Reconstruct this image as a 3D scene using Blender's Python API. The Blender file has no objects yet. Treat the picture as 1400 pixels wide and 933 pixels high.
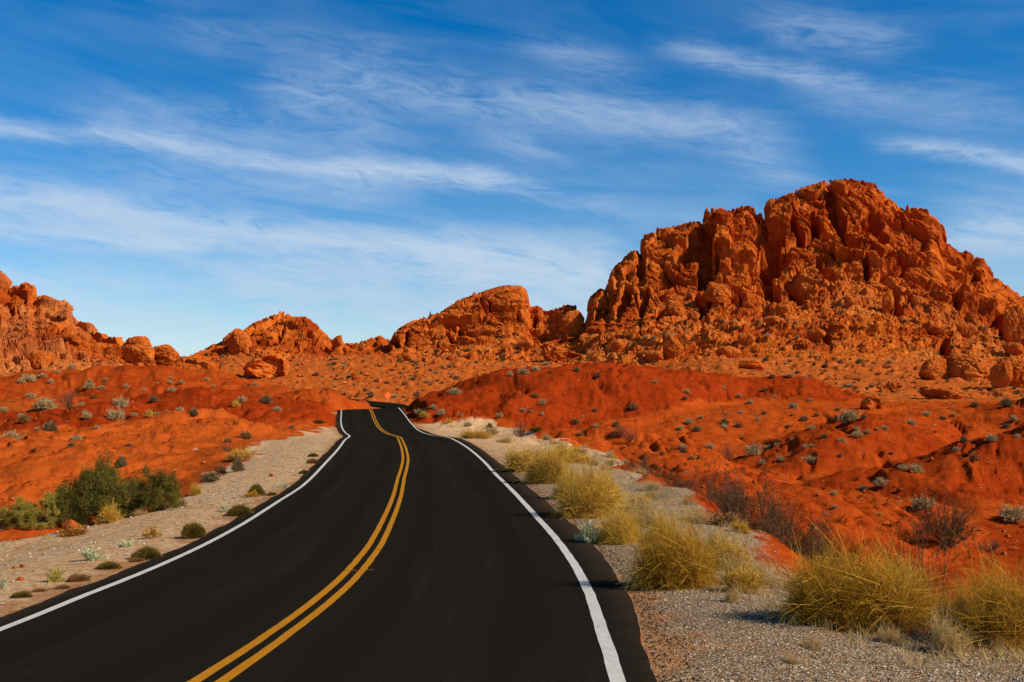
import bpy, math, random
import numpy as np
from mathutils import Vector, Matrix
from mathutils.bvhtree import BVHTree

C = bpy.context.scene.collection
SC = bpy.context.scene
rng = np.random.default_rng(7)
R = math.radians

# ------------------------------------------------------------------ camera
F = 1500.0                                   # focal length in pixels of the 1400 px wide photograph
EYE = 2.0
TH = math.atan((556 - 466.5) / F)
cth, sth = math.cos(TH), math.sin(TH)
cam_data = bpy.data.cameras.new('camera')
cam = bpy.data.objects.new('camera', cam_data)
C.objects.link(cam)
cam.location = (0, 0, EYE)
cam.rotation_euler = (math.pi / 2 + TH, 0, 0)
cam_data.sensor_width = 36.0
cam_data.lens = 36.0 * F / 1400.0
cam_data.clip_start = 0.1
cam_data.clip_end = 9000
SC.camera = cam

# ------------------------------------------------------------------ light
SUN_EL, SUN_AZ = 36.0, 110.0                 # azimuth clockwise from +Y
SUN_STRENGTH = 5.0
SKY_STRENGTH = 0.10
sun_data = bpy.data.lights.new('sun', 'SUN')
sun_data.energy = SUN_STRENGTH
sun_data.angle = R(0.5)
sun_data.color = (1.0, 0.91, 0.77)
sun = bpy.data.objects.new('sun', sun_data)
C.objects.link(sun)
sd = Vector((math.cos(R(SUN_EL)) * math.sin(R(SUN_AZ)), math.cos(R(SUN_EL)) * math.cos(R(SUN_AZ)), math.sin(R(SUN_EL))))
sun.rotation_euler = sd.to_track_quat('Z', 'Y').to_euler()
SC.view_settings.view_transform = 'Standard'
SC.view_settings.look = 'None'
SC.view_settings.gamma = 1.0
SC.view_settings.exposure = 0.0


class NT:
    """tiny helper to write node trees as expressions"""
    def __init__(s, tree):
        s.t = tree
        s.n = tree.nodes
        s.l = tree.links

    def put(s, sock, v):
        if isinstance(v, bpy.types.NodeSocket):
            s.l.new(v, sock)
        else:
            if hasattr(sock, 'default_value') and isinstance(v, (tuple, list)) and len(v) == 3 and len(sock.default_value) == 4:
                v = (*v, 1.0)
            sock.default_value = v

    def m(s, op, a, b=0.0, c=0.0, clamp=False):
        n = s.n.new('ShaderNodeMath')
        n.operation = op
        n.use_clamp = clamp
        for i, v in enumerate((a, b, c)):
            s.put(n.inputs[i], v)
        return n.outputs[0]

    def add(s, a, b): return s.m('ADD', a, b)
    def sub(s, a, b): return s.m('SUBTRACT', a, b)
    def mul(s, a, b): return s.m('MULTIPLY', a, b)

    def ramp(s, v, lo, hi):                 # smooth 0..1 between lo and hi
        n = s.n.new('ShaderNodeMapRange')
        n.interpolation_type = 'SMOOTHSTEP'
        s.put(n.inputs[0], v)
        n.inputs[1].default_value = lo
        n.inputs[2].default_value = hi
        n.inputs[3].default_value = 0
        n.inputs[4].default_value = 1
        return n.outputs[0]

    def mix(s, f, a, b, blend='MIX'):
        n = s.n.new('ShaderNodeMix')
        n.data_type = 'RGBA'
        n.blend_type = blend
        n.clamp_factor = True
        s.put(n.inputs[0], f)
        s.put(n.inputs[6], a)
        s.put(n.inputs[7], b)
        return n.outputs[2]

    def noise(s, vec, scale, detail=4.0, rough=0.55, dist=0.0, out=0):
        n = s.n.new('ShaderNodeTexNoise')
        if vec is not None:
            s.l.new(vec, n.inputs['Vector'])
        n.inputs['Scale'].default_value = scale
        n.inputs['Detail'].default_value = detail
        n.inputs['Roughness'].default_value = rough
        n.inputs['Distortion'].default_value = dist
        return n.outputs[out]

    def vor(s, vec, scale, out='Distance', feature='F1', rand=1.0):
        n = s.n.new('ShaderNodeTexVoronoi')
        n.feature = feature
        if vec is not None:
            s.l.new(vec, n.inputs['Vector'])
        n.inputs['Scale'].default_value = scale
        n.inputs['Randomness'].default_value = rand
        return n.outputs[out]

    def comb(s, x, y, z):
        n = s.n.new('ShaderNodeCombineXYZ')
        for i, v in enumerate((x, y, z)):
            s.put(n.inputs[i], v)
        return n.outputs[0]

    def sep(s, v):
        n = s.n.new('ShaderNodeSeparateXYZ')
        s.l.new(v, n.inputs[0])
        return n.outputs

    def vscale(s, v, k):
        n = s.n.new('ShaderNodeVectorMath')
        n.operation = 'MULTIPLY'
        s.l.new(v, n.inputs[0])
        n.inputs[1].default_value = k
        return n.outputs[0]

    def attr(s, name, out='Color'):
        n = s.n.new('ShaderNodeAttribute')
        n.attribute_name = name
        return n.outputs[out]

    def pos(s):
        return s.n.new('ShaderNodeNewGeometry').outputs['Position']

    def bump(s, h, strength=0.5, dist=0.05):
        n = s.n.new('ShaderNodeBump')
        s.l.new(h, n.inputs['Height'])
        n.inputs['Strength'].default_value = strength
        n.inputs['Distance'].default_value = dist
        return n.outputs[0]


# ------------------------------------------------------------------ sky with cirrus
world = bpy.data.worlds.new('World')
SC.world = world
world.use_nodes = True
wt = world.node_tree
wt.nodes.clear()
w = NT(wt)
sky = wt.nodes.new('ShaderNodeTexSky')
sky.sky_type = 'NISHITA'
sky.sun_disc = False
sky.sun_elevation = R(SUN_EL)
sky.sun_rotation = R(SUN_AZ)
sky.altitude = 600
sky.air_density = 1.0
sky.dust_density = 0.35
sky.ozone_density = 2.6
dirv = wt.nodes.new('ShaderNodeTexCoord').outputs['Generated']
dx, dy, dz = w.sep(dirv)
AZ = w.m('ARCTAN2', dx, dy)                  # radians clockwise from +Y
EL = w.m('ARCSINE', dz)
# streak-aligned noise: long along azimuth, thin in elevation, tilted a little
tilt = w.add(EL, w.mul(AZ, 0.13))
sv = w.comb(w.mul(AZ, 5.0), w.mul(tilt, 30.0), 0.0)
nA = w.noise(sv, 1.0, 7.0, 0.55, 0.6)
sv2 = w.comb(w.mul(AZ, 17.0), w.mul(tilt, 70.0), 3.1)
nB = w.noise(sv2, 1.0, 9.0, 0.68, 1.3)
wob = w.mul(w.sub(w.noise(w.comb(w.mul(AZ, 7.0), w.mul(EL, 9.0), 8.0), 1.0, 5.0, 0.6), 0.5), 0.035)


def azel(px, py):
    d = np.array([(px - 700) / F, cth - (466.5 - py) / F * sth, sth + (466.5 - py) / F * cth])
    return math.atan2(d[0], d[1]), math.asin(d[2] / np.linalg.norm(d))


streaks = [  # x0 y0  x1 y1  sag  half width  strength
    (-160, 148, 720, 254, 8, 12, .80), (80, 150, 560, 190, 0, 30, .22), (-160, 258, 880, 385, 0, 22, 1.05),
    (-160, 308, 340, 338, 0, 10, .85), (340, 118, 1090, 205, -18, 30, .42), (640, 186, 770, 216, 0, 15, .5),
    (890, 62, 1200, 118, 0, 14, .46), (1020, 28, 1250, 60, 0, 20, .38), (1190, 195, 1480, 236, -6, 10, .85),
    (1255, 316, 1560, 322, 0, 30, 1.0), (420, 225, 760, 262, 0, 18, .42), (120, 236, 560, 268, 0, 22, .25),
    (560, 345, 880, 372, 0, 40, .60), (300, 400, 860, 430, 0, 60, .70), (700, 60, 880, 100, 0, 20, .26),
    (1080, 130, 1420, 150, 0, 26, .20), (1000, 222, 1110, 240, 0, 18, .25), (-60, 380, 420, 420, 0, 55, .36),
    (700, 262, 860, 285, 0, 12, .3), (200, 30, 620, 95, 0, 26, .14),
]
dens = None
for x0, y0, x1, y1, sag, hw, st in streaks:
    a0, e0 = azel(x0, y0)
    a1, e1 = azel(x1, y1)
    _, em = azel((x0 + x1) / 2, (y0 + y1) / 2 + sag)
    k, b, c = [float(q) for q in np.polyfit([a0, (a0 + a1) / 2, a1], [e0, em, e1], 2)]
    cen = w.add(w.mul(w.add(w.mul(AZ, k), b), AZ), c)
    v = w.m('DIVIDE', w.add(w.sub(EL, cen), wob), hw / F)
    g = w.m('EXPONENT', w.mul(w.mul(v, v), -1.0))
    f = 90 / F
    win = w.mul(w.ramp(AZ, a0 - f * .3, a0 + f), w.sub(1.0, w.ramp(AZ, a1 - f, a1 + f * .5)))
    g = w.mul(w.mul(g, win), st)
    dens = g if dens is None else w.add(dens, g)
# general thin veil, thicker low in the sky and everywhere round the horizon
veil = w.mul(w.ramp(nA, .34, .78), w.add(.09, w.mul(w.sub(1.0, w.ramp(EL, .03, .28)), .58)))
tex = w.add(w.mul(w.ramp(nB, .30, .72), .95), w.mul(w.ramp(nA, .3, .7), .45))
dens = w.m('MULTIPLY', dens, w.add(.12, tex))
veil = w.mul(veil, w.sub(1.0, w.ramp(EL, .36, .8)))
dens = w.mul(w.sub(1.0, w.m('EXPONENT', w.mul(w.add(dens, veil), -1.25))), .92)
gm = wt.nodes.new('ShaderNodeGamma')
gm.inputs[1].default_value = 1.08
wt.links.new(sky.outputs[0], gm.inputs[0])
hsv = wt.nodes.new('ShaderNodeHueSaturation')
hsv.inputs['Hue'].default_value = 0.503
hsv.inputs['Saturation'].default_value = 1.44
hsv.inputs['Value'].default_value = 1.08
wt.links.new(gm.outputs[0], hsv.inputs['Color'])
deep = w.mix(w.ramp(EL, .42, 1.0), hsv.outputs[0], w.mix(.45, hsv.outputs[0], (0, 0, 0)))   # high sky above the view darkened to lessen the fill in shadows
skyc = w.mix(dens, deep, (5.6, 6.8, 8.3))
bg = wt.nodes.new('ShaderNodeBackground')
bg.inputs[1].default_value = SKY_STRENGTH
wt.links.new(skyc, bg.inputs[0])
wo = wt.nodes.new('ShaderNodeOutputWorld')
wt.links.new(bg.outputs[0], wo.inputs[0])


# ------------------------------------------------------------------ numpy noise
def _hash(ix, iy, iz, seed):
    h = (ix.astype(np.int64) * 374761393 + iy.astype(np.int64) * 668265263 + iz.astype(np.int64) * 2147483647 + seed * 974634543) & 0xffffffff
    h = ((h ^ (h >> 13)) * 1274126177) & 0xffffffff
    h = ((h ^ (h >> 16)) * 2246822519) & 0xffffffff
    h = h ^ (h >> 15)
    return h


def vnoise(P, seed=0):
    """smooth value noise in 2 or 3 dimensions, about -1..1"""
    if P.shape[1] == 2:
        P = np.column_stack([P, np.zeros(len(P))])
    I = np.floor(P).astype(np.int64)
    f = P - I
    u = f * f * f * (f * (f * 6 - 15) + 10)
    out = np.zeros(len(P))
    flat = not P[:, 2].any()
    for dzz in ((0,) if flat else (0, 1)):
        wz = 1.0 if flat else (u[:, 2] if dzz else 1 - u[:, 2])
        for dyy in (0, 1):
            wy = u[:, 1] if dyy else 1 - u[:, 1]
            for dxx in (0, 1):
                wx = u[:, 0] if dxx else 1 - u[:, 0]
                out += wx * wy * wz * (_hash(I[:, 0] + dxx, I[:, 1] + dyy, I[:, 2] + dzz, seed) / 2147483647.5 - 1)
    return out


def fbm(P, octaves=4, seed=0, gain=.5):
    out = np.zeros(len(P))
    a, k = 1.0, 1.0
    for o in range(octaves):
        out += a * vnoise(P * k + o * 17.3, seed + o)
        a *= gain
        k *= 2.03
    return out


def worley(P, seed=0):
    """F1, F2, a random number of the nearest cell, and how far along a random axis of that cell the point lies"""
    I = np.floor(P).astype(np.int64)
    n = len(P)
    f1 = np.full(n, 9.0)
    f2 = np.full(n, 9.0)
    cr = np.zeros(n)
    tl = np.zeros(n)
    for ax in (-1, 0, 1):
        for ay in (-1, 0, 1):
            for az in (-1, 0, 1):
                jx, jy, jz = I[:, 0] + ax, I[:, 1] + ay, I[:, 2] + az
                h = _hash(jx, jy, jz, seed)
                px = jx + (h & 1023) / 1023.0 - P[:, 0]
                py = jy + ((h >> 10) & 1023) / 1023.0 - P[:, 1]
                pz = jz + ((h >> 20) & 1023) / 1023.0 - P[:, 2]
                d = np.sqrt(px * px + py * py + pz * pz)
                near = d < f1
                f2 = np.where(near, f1, np.minimum(f2, d))
                h2 = _hash(jx, jy, jz, seed + 77)
                cr = np.where(near, (h2 & 65535) / 65535.0, cr)
                tl = np.where(near, px * (((h2 >> 16) & 255) / 127.5 - 1) + py * (((h2 >> 8) & 255) / 127.5 - 1) + pz * (((h2 >> 24) & 255) / 127.5 - 1), tl)
                f1 = np.where(near, d, f1)
    return f1, f2, cr, tl


def sstep(lo, hi, x):
    t = np.clip((x - lo) / (hi - lo), 0, 1)
    return t * t * (3 - 2 * t)


def at(px, py, Y):
    """point seen at photograph pixel (px, py) on the plane y = Y"""
    cx, cy = (px - 700) / F, (466.5 - py) / F
    d = (cx, cth - cy * sth, sth + cy * cth)
    k = Y / d[1]
    return np.array([d[0] * k, Y, EYE + d[2] * k])


def project(P):
    d = P[..., 1] * cth + (P[..., 2] - EYE) * sth
    u = -P[..., 1] * sth + (P[..., 2] - EYE) * cth
    return 700 + F * P[..., 0] / d, 466.5 - F * u / d


# ------------------------------------------------------------------ objects
def tag(o, label=None, cat=None, group=None, kind=None):
    if label: o['label'] = label
    if cat: o['category'] = cat
    if group: o['group'] = group
    if kind: o['kind'] = kind
    return o


def empty(name, loc, rz=0.0):
    o = bpy.data.objects.new(name, None)
    C.objects.link(o)
    o.location = loc
    o.rotation_euler = (0, 0, rz)
    o.empty_display_size = 0.2
    return o


def make_mesh(name, V, Fs, mat, attrs=None, smooth=False):
    """V (n,3), Fs: list of (m,k) int arrays"""
    me = bpy.data.meshes.new(name)
    V = np.ascontiguousarray(V, dtype=np.float32)
    if not isinstance(Fs, (list, tuple)):
        Fs = [Fs]
    Fs = [np.asarray(f, dtype=np.int32) for f in Fs if len(f)]
    loops = np.concatenate([f.ravel() for f in Fs])
    tot = np.concatenate([np.full(len(f), f.shape[1], np.int32) for f in Fs])
    start = np.concatenate([[0], np.cumsum(tot)[:-1]]).astype(np.int32)
    me.vertices.add(len(V))
    me.vertices.foreach_set('co', V.ravel())
    me.loops.add(len(loops))
    me.loops.foreach_set('vertex_index', loops)
    me.polygons.add(len(tot))
    me.polygons.foreach_set('loop_start', start)
    me.polygons.foreach_set('loop_total', tot)
    me.polygons.foreach_set('use_smooth', np.full(len(tot), smooth))
    me.update(calc_edges=True)
    for k, a in (attrs or {}).items():
        a = np.asarray(a, dtype=np.float32)
        if a.ndim == 1:
            me.attributes.new(k, 'FLOAT', 'POINT').data.foreach_set('value', a)
        else:
            if a.shape[1] == 3:
                a = np.column_stack([a, np.ones(len(a), np.float32)])
            me.attributes.new(k, 'FLOAT_COLOR', 'POINT').data.foreach_set('color', np.ascontiguousarray(a, np.float32).ravel())
    if mat:
        me.materials.append(mat)
    return me


def link(name, me, parent=None):
    o = bpy.data.objects.new(name, me)
    C.objects.link(o)
    if parent:
        o.parent = parent
    return o


def grid_faces(nr, nc):
    i = np.arange(nr - 1)[:, None] * nc + np.arange(nc - 1)[None]
    return np.stack([i, i + 1, i + nc + 1, i + nc], -1).reshape(-1, 4)


def new_mat(name, rough=0.9, spec=0.2):
    m = bpy.data.materials.new(name)
    m.use_nodes = True
    b = m.node_tree.nodes['Principled BSDF']
    b.inputs['Roughness'].default_value = rough
    b.inputs['Specular IOR Level'].default_value = spec
    return m, NT(m.node_tree), b


# ------------------------------------------------------------------ materials
def mat_ground():
    m, t, b = new_mat('desert_soil', 1.0, .0)
    p = t.pos()
    soil = t.sep(t.attr('soil'))
    n_big = t.noise(p, .18, 5, .6)
    n_mid = t.noise(p, 1.1, 6, .65)
    n_fine = t.noise(p, 9.0, 6, .7)
    red = t.mix(t.ramp(n_mid, .3, .7), (.36, .040, .004), (.50, .076, .008))
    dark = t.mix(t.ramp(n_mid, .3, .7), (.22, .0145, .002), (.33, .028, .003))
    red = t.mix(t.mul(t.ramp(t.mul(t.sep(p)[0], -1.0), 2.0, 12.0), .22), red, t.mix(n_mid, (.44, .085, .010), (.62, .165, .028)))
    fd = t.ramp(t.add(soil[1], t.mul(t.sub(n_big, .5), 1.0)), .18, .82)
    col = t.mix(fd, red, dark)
    sand = t.mix(t.ramp(n_mid, .35, .7), (.40, .066, .009), (.58, .150, .028))
    fs = t.ramp(t.add(soil[2], t.mul(t.sub(n_mid, .5), .7)), .35, .65)
    col = t.mix(fs, col, sand)
    col = t.mix(t.mul(t.ramp(n_fine, .40, .70), .55), col, t.mix(.5, col, (.62, .16, .025)))
    # pale chips of stone lying on the red soil
    vc = t.vor(p, 6.5, 'Color')
    vd = t.vor(p, 6.5, 'Distance')
    chip = t.mul(t.ramp(t.sep(vc)[0], .93, .95), t.sub(1.0, t.ramp(vd, .18, .30)))
    chip = t.mul(chip, t.ramp(t.noise(p, .35, 3), .40, .56))
    col = t.mix(t.mul(chip, .8), col, (.62, .30, .17))
    vc2 = t.vor(p, 3.0, 'Color')
    vd2 = t.vor(p, 3.0, 'Distance')
    clod = t.mul(t.ramp(t.sep(vc2)[1], .86, .90), t.sub(1.0, t.ramp(vd2, .2, .34)))
    col = t.mix(t.mul(clod, .6), col, (.16, .018, .006))
    # gravel of the road shoulder: each stone has its own colour
    g1 = t.vor(p, 52.0, 'Color')
    g1d = t.vor(p, 52.0, 'Distance')
    s1 = t.sep(g1)
    stone = t.mix(s1[0], (.13, .085, .05), (.66, .46, .26))
    stone = t.mix(t.ramp(s1[1], .72, .80), stone, (.78, .62, .40))
    stone = t.mix(t.ramp(s1[2], .90, .95), stone, (.40, .13, .04))
    stone = t.mix(t.ramp(g1d, .38, .66), stone, (.20, .115, .055))
    g3 = t.sep(t.vor(p, 13.0, 'Color'))
    stone_l = t.mix(g3[0], (.52, .25, .095), (.74, .46, .22))
    stone_l = t.mix(t.mul(t.ramp(g3[1], .62, .9), .7), stone_l, (.82, .66, .44))
    stone_l = t.mix(t.mul(t.ramp(g3[2], .80, .86), .8), stone_l, (.42, .11, .035))
    stone_l = t.mix(.45, stone_l, t.mix(s1[0], (.44, .21, .08), (.80, .54, .28)))
    tan = t.mix(t.attr('pale', 'Fac'), stone, stone_l)
    dirt = t.mix(t.ramp(n_fine, .3, .7), (.36, .12, .036), (.56, .25, .09))
    dirt = t.mix(t.mul(t.ramp(s1[1], .45, .75), .65), dirt, stone)
    tan = t.mix(t.ramp(t.add(t.noise(p, .9, 4, .6), t.mul(t.attr('verge', 'Fac'), .24)), .55, .74), tan, dirt)
    fg = t.ramp(t.add(soil[0], t.mul(t.sub(n_mid, .5), .8)), .38, .60)
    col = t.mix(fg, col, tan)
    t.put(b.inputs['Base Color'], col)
    hh = t.add(t.mul(n_mid, .5), t.add(t.mul(n_fine, .25), t.mul(t.sub(.6, g1d), t.mul(fg, .10))))
    hh = t.add(hh, t.mul(t.noise(p, 40, 3, .7), .05))
    hh = t.add(hh, t.mul(clod, .10))
    hh = t.add(hh, t.mul(t.noise(p, 3.2, 8, .72), .55))
    t.put(b.inputs['Normal'], t.bump(hh, .9, .16))
    return m


def mat_rock():
    m, t, b = new_mat('red_sandstone', 1.0, .0)
    p = t.pos()
    n1 = t.noise(p, .05, 5, .6, .5)
    n2 = t.noise(p, .35, 7, .65, .4)
    strat = t.noise(t.vscale(p, (.12, .12, 1.1)), 1.0, 6, .6, .6)
    n3 = t.noise(p, 1.7, 5, .7)
    col = t.mix(t.ramp(n2, .3, .7), (.42, .066, .007), (.69, .172, .022))
    col = t.mix(t.mul(t.ramp(n1, .44, .62), .85), col, (.34, .040, .006))
    col = t.mix(t.mul(t.ramp(strat, .52, .72), .40), col, (.64, .21, .052))
    col = t.mix(t.mul(t.ramp(n3, .60, .80), .40), col, (.16, .024, .007))
    sandy = t.attr('talus', 'Fac')
    scol = t.mix(t.ramp(n3, .35, .65), (.46, .105, .016), (.62, .20, .040))
    col = t.mix(t.mul(sandy, t.ramp(n2, .32, .62)), col, scol)
    pal = t.attr('palerock', 'Fac')
    col = t.mix(t.mul(pal, .75), col, t.mix(t.ramp(n2, .3, .7), (.50, .16, .045), (.60, .24, .075)))
    t.put(b.inputs['Base Color'], col)
    hh = t.add(t.mul(n2, .6), t.add(t.mul(n3, .5), t.mul(strat, .4)))
    t.put(b.inputs['Normal'], t.bump(hh, .8, .9))
    return m


def mat_boulder():
    m, t, b = new_mat('boulder_sandstone', 1.0, .0)
    p = t.pos()
    n2 = t.noise(p, .5, 7, .65, .4)
    strat = t.noise(t.vscale(p, (.25, .25, 2.2)), 1.0, 6, .6, .8)
    n3 = t.noise(p, 2.4, 5, .7)
    oi = t.n.new('ShaderNodeObjectInfo').outputs['Random']
    col = t.mix(t.ramp(n2, .3, .7), (.44, .074, .008), (.68, .180, .026))
    col = t.mix(t.mul(t.ramp(strat, .5, .66), .6), col, (.66, .23, .050))
    col = t.mix(t.mul(oi, .4), col, (.36, .062, .009))
    col = t.mix(t.mul(t.ramp(n3, .6, .8), .5), col, (.14, .022, .008))
    t.put(b.inputs['Base Color'], col)
    hh = t.add(t.mul(n2, .5), t.add(t.mul(n3, .4), t.mul(strat, .9)))
    t.put(b.inputs['Normal'], t.bump(hh, .8, .5))
    return m


def mat_asphalt():
    m, t, b = new_mat('fresh_asphalt', 1.0, .0)
    p = t.pos()
    ac = t.attr('across', 'Fac')
    al = t.attr('along', 'Fac')
    n = t.noise(p, 55, 4, .7)
    nb = t.noise(t.comb(t.mul(ac, 2.2), t.mul(al, .10), 0.0), 1.0, 5, .6)
    col = t.mix(t.ramp(n, .35, .7), (.0130, .0108, .0074), (.0225, .0187, .0132))
    col = t.mix(t.mul(t.ramp(nb, .52, .75), .5), col, (.034, .024, .017))
    tr = t.m('ABSOLUTE', t.sub(t.m('ABSOLUTE', t.sub(t.m('ABSOLUTE', ac), 1.55)), .78))
    col = t.mix(t.mul(t.sub(1.0, t.ramp(tr, .05, .40)), .35), col, (.011, .0095, .008))
    edge = t.ramp(t.add(t.m('ABSOLUTE', ac), t.mul(t.sub(t.noise(p, 3.5, 5, .7), .5), .5)), 3.15, 3.65)
    col = t.mix(t.mul(edge, .75), col, (.052, .032, .021))
    grit = t.mul(t.ramp(t.sep(t.vor(p, 60, 'Color'))[0], .985, .99), t.sub(1.0, t.ramp(t.vor(p, 60, 'Distance'), .2, .3)))
    col = t.mix(t.mul(grit, t.add(.25, t.mul(edge, .7))), col, (.30, .24, .18))
    t.put(b.inputs['Base Color'], col)
    t.put(b.inputs['Normal'], t.bump(t.add(n, t.mul(t.noise(p, 6, 3), .3)), .35, .012))
    return m


def mat_paint(name, c0, c1):
    m, t, b = new_mat(name, .85, .04)
    p = t.pos()
    n = t.noise(p, 22, 6, .7)
    f = t.noise(p, 90, 4, .7)
    col = t.mix(t.ramp(n, .3, .75), c0, c1)
    col = t.mix(t.mul(t.ramp(t.add(f, t.mul(t.sub(t.noise(p, 2.5, 4), .5), .35)), .58, .70), .70), col, (.06, .045, .03))
    t.put(b.inputs['Base Color'], col)
    t.put(b.inputs['Normal'], t.bump(f, .3, .006))
    return m


def mat_plant(name, c_lo, c_hi, c_tip=None, rough=.75, trans=.25):
    """colour varies by blade (tint) and, for the species, from stem to tip"""
    m, t, b = new_mat(name, rough, .03)
    tint = t.attr('tint', 'Fac')
    col = t.mix(tint, c_lo, c_hi)
    if c_tip:
        col = t.mix(t.ramp(t.attr('tip', 'Fac'), .35, 1.0), col, c_tip)
    oi = t.n.new('ShaderNodeObjectInfo').outputs['Random']
    col = t.mix(t.mul(t.sub(oi, .2), .22), col, t.mix(.6, col, (.30, .19, .07)))
    t.put(b.inputs['Base Color'], col)
    if trans:
        tr = t.n.new('ShaderNodeBsdfTranslucent')
        t.put(tr.inputs[0], col)
        mx = t.n.new('ShaderNodeMixShader')
        mx.inputs[0].default_value = trans
        t.l.new(b.outputs[0], mx.inputs[1])
        t.l.new(tr.outputs[0], mx.inputs[2])
        t.l.new(mx.outputs[0], t.n['Material Output'].inputs[0])
    return m


M = {
    'ground': mat_ground(), 'rock': mat_rock(), 'boulder': mat_boulder(), 'asphalt': mat_asphalt(),
    'white': mat_paint('white_road_paint', (.52, .485, .41), (.70, .66, .57)),
    'yellow': mat_paint('yellow_road_paint', (.43, .160, .004), (.60, .235, .006)),
    'gold': mat_plant('golden_broom', (.24, .125, .020), (.78, .47, .080), (.84, .50, .070), trans=.3),
    'goldgreen': mat_plant('olive_broom', (.15, .076, .011), (.64, .36, .046), (.74, .41, .044), trans=.3),
    'straw': mat_plant('dry_straw', (.46, .30, .11), (.78, .56, .24), None, trans=.3),
    'sage': mat_plant('grey_sage', (.32, .23, .095), (.66, .49, .23), None, trans=.15),
    'darksage': mat_plant('dark_scrub', (.09, .065, .030), (.30, .21, .09), None, trans=.15),
    'brown': mat_plant('brown_scrub', (.20, .085, .027), (.42, .20, .07), None, trans=.15),
    'olive': mat_plant('olive_cushion', (.055, .042, .007), (.20, .145, .026), (.30, .19, .03), trans=.2),
    'green': mat_plant('dark_green_leaves', (.060, .058, .010), (.27, .215, .036), None, trans=.25),
    'lime': mat_plant('yellow_green_leaves', (.22, .19, .026), (.62, .48, .075), None, trans=.3),
    'mint': mat_plant('mint_leaves', (.32, .36, .17), (.66, .66, .38), None, trans=.2),
    'rust': mat_plant('rusty_leaves', (.22, .08, .015), (.46, .22, .04), None, trans=.25),
    'creosote': mat_plant('creosote_leaves', (.05, .035, .010), (.18, .105, .028), None, trans=.15),
    'twig': mat_plant('dead_twigs', (.10, .05, .028), (.24, .13, .075), None, trans=0),
    'wood': mat_plant('bark', (.07, .045, .028), (.16, .11, .07), None, trans=0),
    'pebble': mat_plant('loose_stones', (.22, .15, .10), (.60, .47, .34), None, trans=0, rough=.9),
    'crumb': mat_plant('asphalt_crumb', (.020, .016, .012), (.10, .065, .040), None, trans=0, rough=1.0),
    'screestone': mat_plant('scree_stone', (.34, .050, .007), (.60, .150, .026), None, trans=0, rough=1.0),
    'redstone': mat_plant('red_stones', (.30, .045, .008), (.48, .11, .025), None, trans=0, rough=.9),
}

# ------------------------------------------------------------------ road line
YK = np.array([-40, -20, 4, 7, 10, 14, 18, 23, 29, 36, 44, 53, 62, 71, 80, 90, 100, 110, 120.])
CXK = np.array([-2.9, -2.7, -2.421, -2.335, -2.274, -2.189, -2.297, -2.602, -3.03, -3.626, -4.255, -5.208, -6.278, -7.348, -8.98, -10.768, -12.422, -13.948, -15.49])
CZK = np.array([.4, .38, 0.30, 0.017, -0.165, -0.277, -0.348, -0.394, -0.385, -0.366, -0.176, -0.012, 0.099, 0.059, 0.009, 0.183, 0.668, 1.247, 1.754])
SLK = np.array([-.03, -.03, -0.033, -0.016, 0.031, 0.021, 0.027, 0.035, 0.035, 0.046, 0.001, -0.001, -0.007, -0.012, -0.031, -0.039, -0.007, 0.022, 0.035])
LANE = 3.1


def cub(xk, yk, x):
    mm = np.gradient(yk, xk)
    i = np.clip(np.searchsorted(xk, x) - 1, 0, len(xk) - 2)
    h = xk[i + 1] - xk[i]
    t = (x - xk[i]) / h
    return (2 * t**3 - 3 * t**2 + 1) * yk[i] + (t**3 - 2 * t**2 + t) * h * mm[i] + (-2 * t**3 + 3 * t**2) * yk[i + 1] + (t**3 - t**2) * h * mm[i + 1]


YT = np.linspace(-40, 120, 1601)
CXT, CZT, SLT = cub(YK, CXK, YT), cub(YK, CZK, YT), cub(YK, SLK, YT)
DXT = np.gradient(CXT, YT)


def road_at(y):
    yc = np.clip(y, -40, 120)
    return (np.interp(yc, YT, CXT), np.interp(yc, YT, DXT), np.interp(yc, YT, CZT), np.interp(yc, YT, SLT))


def road_point(y, off, lift=0.0):
    cx, dx_, cz, sl = road_at(y)
    nx = 1 / np.sqrt(1 + dx_**2)
    return np.stack([cx + off * nx, y - off * dx_ * nx, cz + off * sl + lift], -1)


# the road beyond the crest: pixel of near edge, far edge and their distances
FAR = [((466, 556), 118.6, (547.5, 557), 121.4), ((486, 560), 130, (552, 559), 131), ((506, 561.5), 148, (556.5, 558.5), 146),
       ((526, 560), 168, (558, 556), 162), ((527, 557.2), 182, (554, 553.6), 180), ((514, 555.0), 190, (540, 551.6), 194),
       ((500, 553.2), 197, (516, 549.2), 206), ((482, 551.2), 204, (492, 546.6), 214), ((460, 549), 212, (468, 543.8), 222), ((420, 546), 226, (430, 540.5), 236)]
FA = np.array([at(*a, d) for a, d, _, _ in FAR])
FB = np.array([at(*b, d) for _, _, b, d in FAR])
FA[0], FB[0] = road_point(np.array([120.2]), -3.45, -.04)[0], road_point(np.array([120.2]), 3.6, -.04)[0]
_s = np.arange(len(FAR))
_t = np.linspace(0, len(FAR) - 1, 180)
FA = np.stack([cub(_s, FA[:, k], _t) for k in range(3)], 1)
FB = np.stack([cub(_s, FB[:, k], _t) for k in range(3)], 1)
FP = (FA[:, None] + (FB - FA)[:, None] * np.linspace(-.05, 1.05, 6)[None, :, None]).reshape(-1, 3)

# ------------------------------------------------------------------ terrain height
def ridge(pts):
    return np.array([at(*p) for p in pts])


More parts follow.
